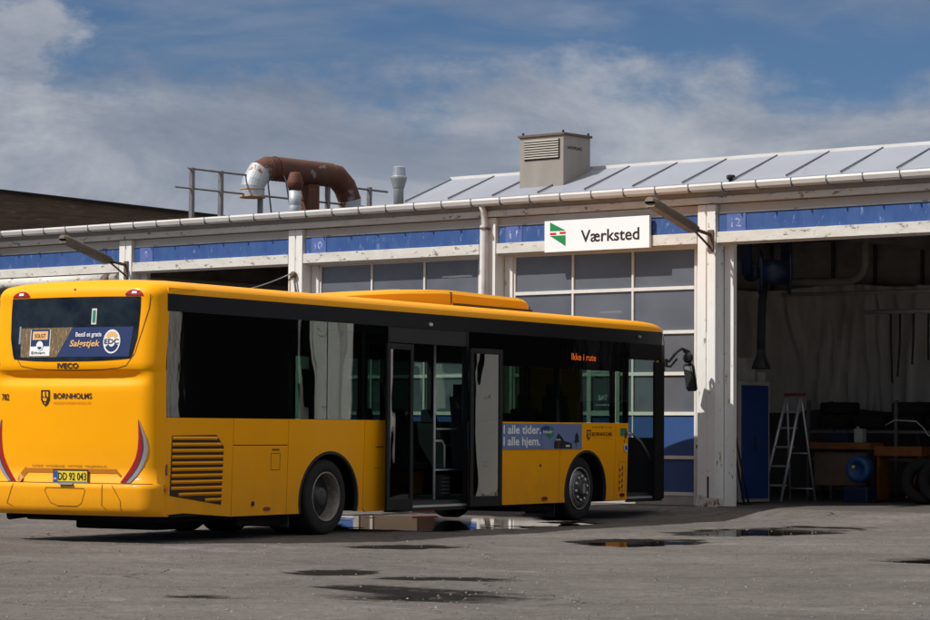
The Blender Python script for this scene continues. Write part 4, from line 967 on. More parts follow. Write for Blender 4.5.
# rolled-up shutter in the far left bay
rl = part('roller_shutter', lambda b: b.tube([(-4*BAY+.4, .02, 4.40), (-3*BAY-.05, .02, 4.40)], .115, 16), M['beam'])
for x in (-18.15, -17.1, -15.9): part('shutter_bracket', lambda b: b.box(x, x+.09, -.02, .03, 4.12, 4.30), M['doorframe'], rl)
part('shutter_mount', lambda b: b.lathe([(.03, 0), (.15, .01), (.16, .16), (.1, .2)], (-3*BAY-.42, -.02, 4.36), (1, 0, 0), 14), M['bracket'], rl)
# interior shell
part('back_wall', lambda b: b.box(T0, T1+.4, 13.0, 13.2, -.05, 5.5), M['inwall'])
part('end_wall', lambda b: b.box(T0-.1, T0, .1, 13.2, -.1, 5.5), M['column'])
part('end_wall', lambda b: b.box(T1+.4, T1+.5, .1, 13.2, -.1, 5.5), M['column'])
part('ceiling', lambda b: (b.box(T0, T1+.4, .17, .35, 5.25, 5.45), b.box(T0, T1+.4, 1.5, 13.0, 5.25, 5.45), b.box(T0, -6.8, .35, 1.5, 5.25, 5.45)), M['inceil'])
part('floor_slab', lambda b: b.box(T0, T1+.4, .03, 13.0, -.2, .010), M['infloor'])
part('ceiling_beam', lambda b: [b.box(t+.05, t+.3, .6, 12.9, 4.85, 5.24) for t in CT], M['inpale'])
part('light_band', lambda b: (b.box(-3*BAY+.6, -2*BAY-.2, 6, 6.1, 3.6, 4.5), ), M['inwall'])
# roof behind the gutter, raised skylight with slanting seams
part('flat_roof', lambda b: (b.box(T0-.3, T1+.7, -.04, .34, 5.50, 5.56), b.box(T0-.3, T1+.7, 1.52, 13.3, 5.50, 5.56), b.box(T0-.3, -6.85, .34, 1.52, 5.50, 5.56)), M['roofdark'])
SX0, SX1 = -6.83, T1+.5
def skyl(b):
    A0, A1 = [(x, .08, 5.60) for x in (SX0, SX1)], [(x, 1.45, 6.15) for x in (SX0, SX1)]
    b.face([A0[0], A0[1], A1[1], A1[0]]); b.face([A1[0], A1[1], (SX1, 1.50, 5.56), (SX0, 1.50, 5.56)])
    for x in (SX0, SX1): b.face([(x, .08, 5.56), (x, .08, 5.60), (x, 1.45, 6.15), (x, 1.50, 5.56)])
    b.face([(SX0, .08, 5.56), (SX1, .08, 5.56), A0[1], A0[0]])
sk = part('skylight', skyl, M['roofsheet'])
def translucent(m, amount):
    t = m.node_tree; L = t.links; out = t.nodes['Material Output']; p = t.nodes['Principled BSDF']
    tl = t.nodes.new('ShaderNodeBsdfTranslucent'); tl.inputs[0].default_value = (.75, .76, .78, 1); mx = t.nodes.new('ShaderNodeMixShader'); mx.inputs[0].default_value = amount
    L.new(p.outputs[0], mx.inputs[1]); L.new(tl.outputs[0], mx.inputs[2]); L.new(mx.outputs[0], out.inputs[0])
translucent(M['roofsheet'], .42)
def seams(b):
    x = SX0; 
    while x < SX1:
        b.hexa([(x-.009, .07, 5.61), (x+.009, .07, 5.61), (x+.009, 1.45, 6.152), (x-.009, 1.45, 6.152)], [(x-.009, .06, 5.637), (x+.009, .06, 5.637), (x+.009, 1.44, 6.168), (x-.009, 1.44, 6.168)]); x += 1.075
part('skylight_seam', seams, M['roofseam'], sk)
part('skylight_ridge', lambda b: b.box(SX0-.02, SX1, 1.41, 1.50, 6.13, 6.19), M['gutter'], sk)
part('roof_vent_pipe', lambda b: (b.lathe([(.035, 0), (.035, .06), (.07, .065), (.075, .13), (.05, .14)], (.62, .10, 5.56), (0, 0, 1), 12)), M['dark'])

# ------------------------------------------------------------------ sign
sg = Thing('workshop_sign', 'white signboard reading Værksted with a green arrow shape above the glazed door', 'sign', FAC, (-2.16, .0, 4.8), K)
b = sg.mb(); b.box(-3.33, -.985, -.07, -.01, 4.505, 5.07, .004); b.build('board', M['signwhite'], sg.e)
b = sg.mb(); b.text('Værksted', lambda u, v: (u, -.073, v), 1.30, .215, .018, -2.50, 4.66); b.build('lettering', M['ink'], sg.e)
b = sg.mb(); y = -.074
b.face([(-3.20, y, 5.045), (-2.845, y, 4.885), (-3.20, y, 4.885)]); b.face([(-3.20, y, 4.80), (-2.845, y, 4.80), (-2.845, y, 4.605)])
b.build('green_emblem', M['green'], sg.e)
b = sg.mb(); b.box(-3.20, -3.06, y, y+.003, 4.815, 4.855); b.box(-2.98, -2.845, y, y+.003, 4.825, 4.865); b.build('red_bar', M['signred'], sg.e)

# ------------------------------------------------------------------ wall lamps on long slanting arms
def arm_lamp(t, label, blown=0):
    L = Thing('wall_lamp', label, 'lamp', FAC, (t, 0, 4.55), K, 'long wall lamps on the workshop columns')
    h0 = Vector((t-.01, -.40, 4.74)); h1 = Vector((t-.03, -1.75, 5.16))
    b = L.mb(); b.box(t-.05, t+.07, -.03, 0, 4.38, 4.76, .004); b.tube([(t+.01, -.03, 4.68), (t+.0, -.16, 4.70), tuple(h0)], .032, 8); b.tube([(t+.01, -.03, 4.46), tuple(h0+Vector((-.02, -.05, -.01)))], .02, 8); b.build('bracket', M['bracket'], L.e)
    d = (h1-h0); dn = d.normalized(); sd = dn.cross(Vector((0, 0, 1))).normalized(); upv = sd.cross(dn)
    def pt(k, a, c): return h0+d*k+sd*a+upv*c
    b = L.mb(); prof_ = [(-.125, -.04), (-.11, .03), (-.05, .075), (.05, .075), (.11, .03), (.125, -.04)]
    sc_ = [(0, .35), (.03, .8), (.12, 1), (.94, 1), (1, .7)]
    b.grid([[pt(k, a*s_, c*s_) for a, c in prof_] for k, s_ in sc_], smooth=False)
    b.face([pt(1, a*.7, c*.7) for a, c in prof_]); b.face([pt(0, a*.35, c*.35) for a, c in prof_][::-1]); b.build('housing', M['lamp'], L.e)
    b = L.mb(); prof2 = [(-.12, -.038), (-.08, -.095), (.08, -.095), (.12, -.038)]
    b.grid([[pt(k, a, c) for a, c in prof2] for k in (.08, .95)], smooth=False); b.face([pt(.08, a, c) for a, c in prof2]); b.face([pt(.95, a, c) for a, c in prof2][::-1]); b.build('diffuser', M['lamplens'], L.e)
    b = L.mb()
    for k in (.2, .55, .9): p = pt(k, 0, .075); b.box(p.x-.02, p.x+.02, p.y-.02, p.y+.02, p.z-.02, p.z+.02)
    b.build('clip', M['bracket'], L.e)
arm_lamp(.27, 'long brown wall lamp slanting out from the column right of the signboard')
arm_lamp(-3*BAY+.22, 'long brown wall lamp slanting out from the column above the rear corner of the bus')
# hook and slack cable at the column left of the first glazed door
cb = Thing('hook_and_cable', 'thin slack cable hanging from a rusty hook on the column left of the glazed door', 'cable', FAC, (-2*BAY+.15, 0, 4.3), K)
b = cb.mb(); b.lathe([(.03, 0), (.07, .02), (.07, .07), (.03, .10)], (-2*BAY+.18, 0, 4.31), (0, -1, 0), 12); b.tube([(-2*BAY+.2, -.06, 4.28), (-2*BAY+.26, -.05, 4.0), (-2*BAY+.24, -.03, 3.2)], .02, 6); b.build('hook', M['bracket'], cb.e)
b = cb.mb(); A_ = Vector((-2*BAY+.15, -.06, 4.34)); B_ = Vector((-3*BAY+.5, -.02, 4.30))
pts = [A_.lerp(B_, k/16)-Vector((0, 0, .62*4*(k/16)*(1-k/16)*.55)) for k in range(17)]; b.tube(pts, .014, 6); b.build('cable', M['railmetal'], cb.e)

# ================================================================== ROOFTOP
# extract duct: straight run perpendicular to the facade with segmented elbows
TD = -13.0
du = Thing('extract_duct', 'big rusty extract duct bent like a bridge over the workshop roof', 'duct', FAC, (TD, 3.5, 5.6), K)
def ductpts(y0, y1, z): return [(TD, y0, z), (TD, y1, z)]
r = .25
b = du.mb(); n_ = 15
y0, y1, zt = 2.80, 4.55, 6.83
path = []; rad = []
for k in range(n_*2+1):
    path.append((TD, y0+(y1-y0)*k/(2*n_), zt)); rad.append(r*(.975 if k % 2 else 1.065))
b.tube(path, rad, 28, False); b.build('duct_run', M['zincrust'], du.e)
def mitred(pts, spans):
    P = [Vector(p) for p in pts]; rings = []
    for i, p in enumerate(P):
        t0 = (p-P[i-1]).normalized() if i else (P[1]-p).normalized(); t1 = (P[i+1]-p).normalized() if i < len(P)-1 else t0
        t = (t0+t1).normalized(); u = Vector((1, 0, 0)); w_ = t.cross(u).normalized(); kk = 1/max(.5, math.sqrt((1+t0.dot(t1))/2))
        rings.append([p+u*math.cos(a)*r*1.015+w_*math.sin(a)*r*1.015*kk for a in [2*math.pi*j/26 for j in range(26)]])
    for i0, i1, m, nm in spans:
        b = du.mb()
        for i in range(i0, i1):
            A_ = [b.v(p) for p in rings[i]]; B_ = [b.v(p) for p in rings[i+1]]
            for j in range(26): f = b.bm.faces.new([A_[j], A_[(j+1) % 26], B_[(j+1) % 26], B_[j]]); f.smooth = False
        b.build(nm, m, du.e)
mitred([(TD, 2.82, zt), (TD, 2.60, zt-.01), (TD, 2.36, zt-.12), (TD, 2.20, zt-.34), (TD, 2.17, zt-.44), (TD, 2.17, zt-.66)], [(0, 1, M['rust'], 'elbow'), (1, 2, M['zincrust'], 'elbow'), (2, 3, M['zinc'], 'elbow'), (3, 5, M['zinc'], 'outlet')])
b = du.mb(); b.lathe([(.24, -.012), (.275, -.012), (.275, .03), (.25, .03), (.235, .0)], (TD, 2.17, zt-.66), (0, 0, 1), 28); b.lathe([(.262, 0), (.262, .02), (.25, .02)], (TD, 2.17, zt-.50), (0, 0, 1), 28); b.build('outlet_rim', M['ruststreak'], du.e)
b = du.mb(); b.lathe([(.235, 0), (.235, .005)], (TD, 2.17, zt-.652), (0, 0, 1), 28); b.build('outlet_mouth', M['dark'], du.e)
mitred([(TD, 4.53, zt), (TD, 4.75, zt-.02), (TD, 5.02, zt-.22), (TD, 5.18, zt-.50), (TD, 5.20, 5.5)], [(0, 2, M['rust'], 'elbow'), (2, 3, M['zincrust'], 'elbow'), (3, 4, M['zinc'], 'duct_leg')])
b = du.mb(); b.box(TD-.12, TD+.12, 3.75, 4.10, 5.55, 6.58, .01); b.build('duct_support', M['rust'], du.e)
b = du.mb(); b.tube([(TD-.05, 2.9, 6.9), (TD-.27, 2.9, 6.55), (TD-.30, 3.1, 5.6)], .018, 6); b.tube([(TD+.05, 2.9, 6.9), (TD+.27, 2.9, 6.55), (TD+.30, 3.1, 5.6)], .018, 6); b.build('guy_rod', M['railmetal'], du.e)

fl = Thing('flue_pipe', 'short rusty flue pipe with a conical cap standing under the extract duct', 'flue', FAC, (-11.13, 1.5, 5.55), K)
b = fl.mb(); b.lathe([(.125, 0), (.125, .30), (.12, .31), (.125, .32), (.128, .62)], (-11.11, 1.5, 5.55), (0, 0, 1), 22); b.build('pipe', M['zinc'], fl.e)
b = fl.mb(); b.lathe([(.128, 0), (.17, .14), (.17, .17), (.12, .34), (.09, .38)], (-11.11, 1.5, 6.16), (0, 0, 1), 22); b.build('cap', M['rust'], fl.e)
cf = Thing('galvanised_flue', 'shiny galvanised flue with a double cone cap on the roof right of the duct', 'flue', FAC, (-8.29, 1.5, 5.55), K)
b = cf.mb(); b.lathe([(.10, 0), (.10, .5), (.105, .52)], (-8.27, 1.5, 5.55), (0, 0, 1), 22); b.build('pipe', M['zincclean'], cf.e)
b = cf.mb(); b.lathe([(.105, 0), (.115, .02), (.165, .20), (.165, .23), (.14, .25), (.125, .42), (.09, .44)], (-8.27, 1.5, 6.05), (0, 0, 1), 22, False); b.build('cap', M['zincclean'], cf.e)

rlg = Thing('roof_railing', 'grey metal guard rail running across the roof behind the rusty duct', 'railing', FAC, (-13, .4, 5.6), K)
TR = -13.02
b = rlg.mb(); b.tube([(TR, .30, 6.645), (TR, 6.45, 6.60)], .024, 8); b.build('top_rail', M['railmetal'], rlg.e)
b = rlg.mb(); b.tube([(TR, -.05, 6.235), (TR, 6.3, 6.215)], .022, 8); b.build('middle_rail', M['railmetal'], rlg.e)
for y in (.42, 1.25, 2.42, 3.42, 4.5, 5.85): b = rlg.mb(); b.box(TR-.045, TR+.045, y-.04, y+.04, 5.55, 6.66); b.build('post', M['railmetal'], rlg.e)

vb = Thing('roof_vent_box', 'tall grey sheet metal ventilation box with a louvred front on the roof', 'vent', FAC, (-3.87, .9, 5.6), K)
b = vb.mb(); b.box(-4.38, -3.35, .50, 1.30, 5.55, 6.70, .006); b.build('housing', M['galv'], vb.e)
b = vb.mb(); b.box(-4.41, -3.32, .47, 1.33, 6.70, 6.745, .004); b.build('lid', M['bracket'], vb.e)
b = vb.mb(); b.box(-4.26, -3.44, .485, .502, 6.27, 6.64); lv = b.build('louvre_frame', M['dark'], vb.e)
b = vb.mb()
for k in range(8): z = 6.29+k*.045; b.hexa([(-4.25, .47, z), (-3.45, .47, z), (-3.45, .49, z+.028), (-4.25, .49, z+.028)], [(-4.25, .464, z+.006), (-3.45, .464, z+.006), (-3.45, .484, z+.034), (-4.25, .484, z+.034)])
b.build('slat', M['galv'], lv)
b = vb.mb(); b.text('HOVDAC', lambda u, v: (-3.346, u, v), .44, .055, .03, .62, 6.45); b.build('lettering', M['dark'], vb.e)
for x, y in ((-3.36, .5), (-3.36, 1.25), (-4.3, .5)): b = vb.mb(); b.tube([(x, y, 6.74), (x, y, 6.79)], .02, 6); b.build('lid_bolt', M['dark'], vb.e)

# brown building far left, behind the workshop
bl = Thing('brown_building', 'dark brown building with a low roof edge behind the left end of the workshop', 'building', FAC, (-22, 8, 0), K)
b = bl.mb(); b.hexa([(-28, -2, -.1), (-20.02, -2, -.1), (-20.02, 9, -.1), (-28, 9, -.1)], [(-28, -2, 5.6), (-20.02, -2, 5.6), (-20.02, 9, 5.6), (-28, 9, 5.6)]); b.build('wall', M['inwall'], bl.e)
b = bl.mb(); b.hexa([(-30, -2.2, 5.6), (-20.0, -2.2, 5.6), (-20.0, 9.2, 5.6), (-30, 9.2, 5.6)], [(-30, -2.2, 6.66), (-20.0, -2.2, 6.66), (-20.0, 9.2, 6.46), (-30, 9.2, 6.46)]); b.build('roof', M['brown'], bl.e)
b = bl.mb(); b.box(-30, -19.95, -2.3, 9.3, 6.46, 6.47) if False else b.hexa([(-30, -2.3, 6.66), (-19.9, -2.3, 6.66), (-19.9, 9.3, 6.46), (-30, 9.3, 6.46)], [(-30, -2.3, 6.70), (-19.9, -2.3, 6.70), (-19.9, 9.3, 6.50), (-30, 9.3, 6.50)]); b.build('roof_edge', M['dark'], bl.e)

# ================================================================== INSIDE THE OPEN BAY
# tool cabinet with switch boxes
cabn = Thing('tool_cabinet', 'tall blue metal cabinet just inside the open bay', 'cabinet', FAC, (-.5, 2.1, 0), K)
b = cabn.mb(); b.box(-.85, -.22, 1.58, 2.56, .04, 2.19, .006); b.build('carcass', M['cabside'], cabn.e)
b = cabn.mb(); b.box(-.218, -.20, 1.66, 2.50, .10, 2.12, .004); cd = b.build('cabinet_door', M['cabblue'], cabn.e)
b = cabn.mb(); b.box(-.199, -.18, 2.05, 2.09, .95, 1.2, .004); b.build('handle', M['dark'], cd)
for x0, x1, y0, y1, z1, lab in ((-.70, -.42, 1.62, 1.80, .34, 'grey switch box at the left on top of the blue cabinet'), (-.55, -.25, 1.84, 2.14, .42, 'taller grey box in the middle on top of the blue cabinet'), (-.5, -.26, 2.24, 2.48, .17, 'small grey box at the right on top of the blue cabinet')):
    b = MB(((x0+x1)/2, (y0+y1)/2, 2.19), K); b.box(x0, x1, y0, y1, 2.19, 2.19+z1, .008); b.box(x1-.003, x1+.01, y0+.04, y1-.05, 2.19+z1*.4, 2.19+z1*.75)
    single('switch_box', b, M['boxgrey'], FAC, lab, 'box', 'boxes on the blue cabinet')
# broom handles leaning beside the cabinet
for i, (x, lean) in enumerate(((.16, .0), (.30, -.04))):
    b = MB((x+lean, 1.2, 0), K); b.tube([(x+lean, 1.2, .01), (x-.28, 1.0, 1.95-.35*i)], .018, 6); b.box(x+lean-.05, x+lean+.05, 1.15, 1.25, .0, .05)
    single('leaning_broom', b, M['rubber'], FAC, ('black broom leaning by the column, the taller of the two', 'black broom leaning by the column, the shorter of the two')[i], 'broom', 'brooms leaning by the column')
# step ladder
ld = Thing('step_ladder', 'aluminium step ladder with a red top cap standing in the open bay', 'ladder', FAC, (-.2, 3.2, 0), K)
fl_, fr_ = Vector((-.63, 2.9, .03)), Vector((-.20, 2.9, .03)); tl_, tr_ = Vector((-.36, 3.35, 1.96)), Vector((-.06, 3.35, 1.96))
b = ld.mb()
for a, c in ((fl_, tl_), (fr_, tr_)): b.tube([tuple(a), tuple(c)], .028, 6)
b.build('front_stile', M['alu'], ld.e)
for k in (.15, .33, .51, .69, .84):
    a, c = fl_.lerp(tl_, k), fr_.lerp(tr_, k); b = ld.mb(); b.box(a.x, c.x, a.y-.02, a.y+.09, a.z-.015, a.z+.02); b.build('step', M['alu'], ld.e)
b = ld.mb(); b.tube([tuple(tl_), (-.72, 4.0, .03)], .02, 6); b.tube([tuple(tr_), (-.14, 3.95, .03)], .02, 6); b.tube([(-.68, 3.93, .25), (-.14, 3.88, .25)], .014, 6); b.tube([(-.56, 3.72, .9), (-.11, 3.7, .9)], .014, 6); b.build('rear_stile', M['alu'], ld.e)
b = ld.mb(); b.box(-.40, -.02, 3.28, 3.46, 1.95, 2.0, .01); b.build('top_cap', M['ladderred'], ld.e)
# exhaust hose reel with hanging hose and funnel
rl_ = Thing('hose_reel', 'dark blue exhaust hose reel hanging under the lintel of the open bay', 'hose reel', FAC, (.35, 1.5, 3.8), K)
b = rl_.mb(); b.lathe([(.08, -.28), (.38, -.28), (.40, -.26), (.38, -.24), (.22, -.22), (.22, .20), (.38, .22), (.40, .25), (.38, .28), (.34, .28), (.32, .22), (.14, .20), (.12, .30), (.05, .31)], (.52, 1.6, 4.10), (-.80, -.60, 0), 40); b.build('drum', M['reelblue'], rl_.e)
b = rl_.mb(); b.box(.12, .30, 1.15, 1.22, 4.05, 4.75, .01); b.box(.55, .75, 1.75, 1.83, 4.05, 4.75, .01); b.box(.0, .9, 1.1, 1.9, 4.70, 4.78); b.box(.2, .6, 1.2, 1.7, 4.78, 5.24); b.build('frame', M['reelblue'], rl_.e)
b = rl_.mb(); b.lathe([(.06, 0), (.17, .02), (.17, .06), (.05, .08)], (.22, 1.35, 4.10), (.1, -1, 0), 20); b.build('motor', M['reelblue'], rl_.e)
b = rl_.mb(); b.tube([(.22, 1.75, 4.0), (.16, 1.75, 3.6), (.14, 1.75, 3.0), (.14, 1.75, 2.75)], .075, 12); b.build('hose', M['rubber'], rl_.e)
b = rl_.mb(); b.lathe([(.07, 0), (.08, -.12), (.17, -.34), (.17, -.38), (.05, -.38)], (.14, 1.75, 2.78), (0, 0, 1), 16); b.tube([(.2, 1.7, 2.7), (.32, 1.7, 2.5), (.26, 1.7, 2.42)], .02, 6); b.build('funnel', M['rubber'], rl_.e)
# ceiling pipe with elbow
cp = Thing('ceiling_pipe', 'pale air pipe bending down from the ceiling inside the open bay', 'pipe', FAC, (.2, 5, 4.3), K)
b = cp.mb(); b.tube([(.28, 5, 5.2), (.28, 5, 4.45), (.24, 5, 4.30), (.12, 5, 4.18), (-.06, 5, 4.12), (-1.6, 5, 4.15)], .075, 12); b.build('pipe', M['inpale'], cp.e)
b = cp.mb(); b.tube([(-1.7, 5.2, 3.92), (3.5, 5.2, 3.90)], .035, 8); b.tube([(.40, 4.8, 3.52), (3.5, 4.8, 3.50)], .04, 8); b.build('rail', M['boxgrey'], cp.e)
for k in range(10):
    x = .9+k*.28+random.uniform(-.05, .05); zb_ = random.uniform(2.0, 2.7)
    b = MB((x, 4.85, 3.5), K); b.tube([(x, 4.83, 3.5), (x+.02*random.uniform(-1, 1), 4.84, 3.0), (x+random.uniform(-.08, .08), 4.84, zb_)], .020, 6)
    single('hanging_hose', b, M['rubber'], FAC, 'thin black hose hanging from the rail at the right inside the open bay', 'hose', 'black hoses hanging from the rail')
# big crumpled plastic sheet
b = MB((-1, 8.2, 4.2), K); rows = []
for j in range(36):
    z = 4.25-j*.072; row = []
    for i in range(171):
        x = -7.0+i*.07
        f_ = noise.noise(Vector((x*1.1, 0, z*.18)))*.40+(1-abs(noise.noise(Vector((x*2.6+z*.9*noise.noise(Vector((x*.5, 1, 0))), 3, z*.25))))*2)*.34+noise.noise(Vector((x*8+z*1.6, 7, z*.9)))*.12
        row.append((x, 8.2+f_, z+.05*math.sin(x*1.9)))
    rows.append(row)
b.grid(rows); single('plastic_sheet', b, M['curtain'], FAC, 'wide crumpled grey plastic sheet hanging at the back of the open bay', 'plastic sheet')
# tyre racks full of tyres
rk = Thing('tyre_rack', 'long steel rack of black bus tyres at the back of the open bay', 'rack', FAC, (0, 6.3, 0), K)
b = rk.mb()
for z in (.75, 1.28): b.box(-1.55, 4.3, 5.9, 5.94, z, z+.05); b.box(-1.55, 4.3, 6.7, 6.74, z, z+.05)
for x in (-1.55, .4, 2.35, 4.3): b.box(x-.03, x+.03, 5.88, 5.94, 0, 1.9); b.box(x-.03, x+.03, 6.7, 6.76, 0, 1.9)
b.build('rack_frame', M['railmetal'], rk.e)
def tyre_mesh(o, c, ax, r_=.42, w_=.26):
    b = MB(o, K); b.lathe([(r_*.56, -w_/2), (r_*.9, -w_/2), (r_, -w_*.38), (r_, w_*.38), (r_*.9, w_/2), (r_*.56, w_/2), (r_*.54, 0), (r_*.56, -w_/2)], c, ax, 28, caps=False); return b
k = 0
first = None
tm = [('beside the ladder', 0), ]
for zi, z in enumerate((.82, 1.36)):
    for i in range(7):
        x = -1.15+i*.80; c = (x, 6.3, z+.13)
        b = tyre_mesh(c, c, (0, 0, 1), .39, .24); o = single('bus_tyre', b, M['tyre'], FAC, ('black tyre lying on the lower shelf of the rack', 'black tyre lying on the upper shelf of the rack')[zi], 'tyre', ('tyres on the lower shelf', 'tyres on the upper shelf')[zi])
        b = MB(c, K); b.lathe([(.21, -.10), (.215, .10), (.19, .10), (.185, 0), (.06, .02), (.05, .06)], c, (0, 0, 1), 20); b.build('rim', M['rim'], o)
        if zi == 1 and i % 2 == 0 or (zi == 1 and i > 3):
            c2 = (x+.05, 6.32, z+.13+.26); b = tyre_mesh(c2, c2, (0, 0, 1), .38, .24); single('bus_tyre', b, M['tyre'], FAC, 'black tyre lying on top of another tyre on the rack', 'tyre', 'tyres stacked on top of the upper shelf')
# orange trolley, blower, boxes
tr = Thing('orange_workbench', 'low orange workbench standing behind the step ladder', 'workbench', FAC, (.0, 4.9, 0), K)
b = tr.mb(); b.box(-.75, .62, 4.6, 5.1, .98, 1.10, .01); b.build('top', M['cart'], tr.e)
for x in (-.72, .55):
    for y in (4.63, 5.04): b = tr.mb(); b.box(x, x+.05, y, y+.05, 0, .98); b.build('leg', M['dark'], tr.e)
b = tr.mb(); b.box(-.65, .50, 4.7, 5.05, .30, .92, .01); b.build('drawer_block', M['card'], tr.e)
tr = Thing('orange_trolley', 'orange tool trolley standing behind the round blue blower', 'trolley', FAC, (1.3, 4.9, 0), K)
b = tr.mb(); b.box(.62, 1.62, 4.75, 5.2, .86, 1.04, .01); b.build('tray', M['cart'], tr.e)
b = tr.mb(); b.hexa([(1.25, 4.8, .10), (1.35, 4.8, .10), (1.35, 5.15, .10), (1.25, 5.15, .10)], [(1.50, 4.8, .85), (1.62, 4.8, .85), (1.62, 5.15, .85), (1.50, 5.15, .85)]); b.box(.65, .70, 4.8, 5.15, .05, .85); b.build('side_frame', M['cart'], tr.e)
bw = Thing('air_blower', 'round bright blue air blower on the floor of the open bay', 'blower', FAC, (.68, 4.2, 0), K)
b = bw.mb(); b.lathe([(.08, -.14), (.22, -.13), (.245, -.10), (.245, .08), (.22, .12), (.13, .13), (.12, .07), (.02, .07)], (.62, 4.25, .62), (.1, -1, 0), 30); b.build('drum', M['fanblue'], bw.e)
b = bw.mb(); b.box(.36, .88, 4.1, 4.45, .0, .30, .03); b.build('base', M['reelblue'], bw.e)
b = bw.mb(); b.lathe([(.035, 0), (.03, .03), (.01, .035)], (.60, 4.08, .66), (.1, -1, 0), 12); b.build('knob', M['plate'], bw.e)
for i, (x0, x1, y0, z1, lab) in enumerate(((1.75, 2.45, 4.9, 1.35, 'tall brown cardboard box with a white label'), (2.5, 3.2, 5.1, 1.15, 'brown cardboard box at the far right of the open bay'))):
    b = MB(((x0+x1)/2, y0, 0), K); b.hexa([(x0, y0, 0), (x1, y0, 0), (x1, y0+.5, 0), (x0, y0+.5, 0)], [(x0+.08, y0+.1, z1), (x1-.03, y0+.05, z1), (x1-.03, y0+.5, z1), (x0+.08, y0+.5, z1)])
    o = single('cardboard_box', b, M['card'], FAC, lab, 'box', 'cardboard boxes in the open bay')
    if i == 0: b = MB(((x0+x1)/2, y0, 0), K); b.face([(x0+.22, y0+.03, .98), (x0+.45, y0+.03, .98), (x0+.45, y0+.05, 1.2), (x0+.22, y0+.05, 1.2)]); b.build('label', M['white'], o)
b = MB((1.5, 4.6, 1.3), K); b.tube([(.95, 4.6, 1.42), (1.15, 4.6, 1.52), (1.6, 4.6, 1.5), (1.75, 4.6, 1.38), (1.85, 4.6, 1.25), (2.1, 4.6, 1.18)], .014, 6); single('looped_cable', b, M['boxgrey'], FAC, 'pale cable looped over the top of the trolley and boxes', 'cable')
# more of the workshop's clutter
part('inner_partition', lambda b: b.box(-8.0, 4.6, 8.9, 9.0, 3.9, 5.22), M['inpale'])
for x in (-6, -4.4, -2.9, -1.9, -.8, .5, 1.9, 3.2): part('partition_batten', lambda b: b.box(x, x+.06, 8.84, 8.9, 3.95, 5.2), M['inceil'])
part('cable_tray', lambda b: (b.box(-2.5, 4.4, 3.1, 3.3, 4.78, 4.84), b.box(-2.5, 4.4, 3.08, 3.1, 4.78, 4.90)), M['boxgrey'])
def item(name, label, cat, m, fn, o, group=None):
    b = MB(o, K); fn(b); return single(name, b, m, FAC, label, cat, group)
item('oil_drum', 'black oil drum standing between the ladder and the orange workbench', 'drum', M['tyre'], lambda b: b.lathe([(.24, 0), (.25, .02), (.25, .28), (.262, .30), (.25, .32), (.25, .58), (.262, .60), (.25, .62), (.25, .86), (.23, .88), (.23, .86)], (.05, 5.6, 0), (0, 0, 1), 24), (.05, 5.6, 0))
item('waste_bin', 'dark grey waste bin with a lid under the tyre rack', 'bin', M['seatback'], lambda b: (b.hexa([(1.0, 5.5, 0), (1.4, 5.5, 0), (1.4, 5.85, 0), (1.0, 5.85, 0)], [(.94, 5.44, .66), (1.46, 5.44, .66), (1.46, 5.88, .66), (.94, 5.88, .66)]), b.box(.92, 1.48, 5.40, 5.9, .665, .72, .01)), (1.2, 5.65, 0))
item('toolbox', 'small blue toolbox lying on the orange workbench', 'toolbox', M['reelblue'], lambda b: (b.box(-.35, .10, 4.68, 4.92, 1.103, 1.28, .01), b.tube([(-.28, 4.8, 1.28), (-.25, 4.8, 1.35), (.0, 4.8, 1.35), (.03, 4.8, 1.28)], .012, 6)), (-.12, 4.8, 1.1))
item('oil_can', 'pale plastic oil can on the orange workbench', 'can', M['boxgrey'], lambda b: (b.box(.22, .40, 4.7, 4.85, 1.103, 1.36, .015), b.lathe([(.03, 0), (.03, .04)], (.26, 4.78, 1.36), (0, 0, 1), 10)), (.3, 4.78, 1.1))
for i, (x, lean) in enumerate(((1.9, .10), (2.25, .16))):
    b = MB((x, 4.4, 0), K); b.lathe([(.235, -.12), (.38, -.13), (.42, -.09), (.42, .09), (.38, .13), (.235, .12), (.235, -.12)], (x, 4.4, .42), (.35, -1, lean*2), 30, caps=False)
    single('bus_tyre', b, M['tyre'], FAC, ('black tyre standing upright against the tall cardboard box', 'second upright tyre, to the right of the first one against the boxes')[i], 'tyre', 'tyres standing on the workshop floor')
item('wall_board', 'pale tool board fixed to the partition above the tyre rack', 'board', M['inpale'], lambda b: b.box(2.0, 3.9, 7.9, 7.94, 1.9, 3.1), (3, 7.9, 1.9))
for i in range(9):
    x = 2.15+i*.2; item('hand_tool', 'dark hand tool hanging on the pale tool board', 'tool', M['dark'], lambda b: (b.box(x, x+.035, 7.87, 7.895, 2.3+.07*(i % 3), 2.85), b.box(x-.03, x+.065, 7.87, 7.895, 2.80, 2.88)), (x, 7.9, 2.5), 'hand tools on the board')
item('coiled_hose', 'dark hose coiled on the partition left of the tool board', 'hose', M['rubber'], lambda b: [b.lathe([(.20+.03*k, -.02), (.22+.03*k, 0), (.20+.03*k, .02), (.18+.03*k, 0), (.20+.03*k, -.02)], (1.3, 7.8-.01*k, 2.6), (0, -1, 0), 26, caps=False) for k in range(4)], (1.3, 7.8, 2.6))
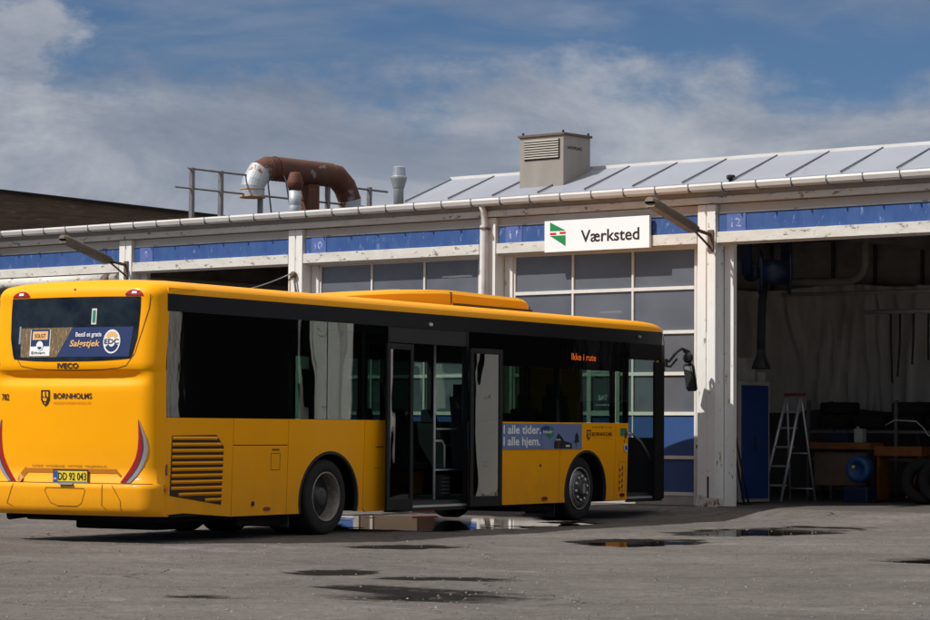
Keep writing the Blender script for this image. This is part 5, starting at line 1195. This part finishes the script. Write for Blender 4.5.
# fluorescent tubes glowing behind the door glass
for i, (x, y, z) in enumerate(((-9.76, 2.5, 4.10), (-7.96, 2.5, 4.32), (-4.02, 2.5, 3.52))):
    b = MB((x, y, z), K)
    dx = (.62, .75, .5)[i]
    b.box(x, x+dx, y-.02, y+.02, z, z+.035); single('ceiling_light', b, M['fluor'], FAC, ('lit tube lamp behind the left pane of the glazed door', 'lit tube lamp seen through the middle of the glazed door', 'lit tube lamp glowing behind the glazed door below the signboard')[i], 'lamp', 'lit tube lamps inside the workshop')
# shelving seen through the open left bay
sh = Thing('storage_shelf', 'pale steel shelving standing inside the open bay behind the bus roof', 'shelf', FAC, (-13.5, 4, 0), K)
b = sh.mb()
for z in (3.0, 3.75, 4.2): b.box(-15.6, -11.5, 3.9, 4.5, z, z+.05)
for x in (-15.6, -14.6, -13.6, -12.6, -11.55): b.box(x, x+.06, 3.9, 3.96, 0, 4.4)
b.build('frame', M['inpale'], sh.e)
for i, x in enumerate((-15.3, -14.4, -13.3, -12.4)):
    b = MB((x, 4.2, 3.05), K); b.box(x, x+.6, 4.0, 4.4, 3.05, 3.35+.1*(i % 2), .01); single('storage_box', b, M['card'], FAC, 'brown box on the steel shelving inside the left open bay', 'box', 'boxes on the steel shelving')

# crate, block and plank by the water behind the bus
cr = Thing('wooden_crate', 'weathered wooden crate standing by the puddle behind the bus', 'crate', FAC, (-6.4, -.55, -.02), K)
b = cr.mb(); b.box(-7.3, -5.75, -.75, -.25, -.05, 1.05, .01); b.build('box', M['crate'], cr.e)
b = cr.mb(); b.box(-7.32, -7.18, -.78, -.75, -.05, 1.06); b.box(-6.9, -6.83, -.78, -.75, -.05, 1.06); b.build('batten', M['concrete'], cr.e)
o = MB((-.6, 41.25, .01)); o.hexa([(-.85, 41.15, .01), (-.45, 41.5, .01), (-.40, 41.4, .01), (-.80, 41.05, .01)], [(-.85, 41.15, .04), (-.45, 41.5, .04), (-.40, 41.4, .04), (-.80, 41.05, .04)])
single('warning_plank', o, M['barrier'], WORLD, 'short red warning plank lying at the edge of the puddle behind the bus', 'plank')
print('objects', len(bpy.data.objects))
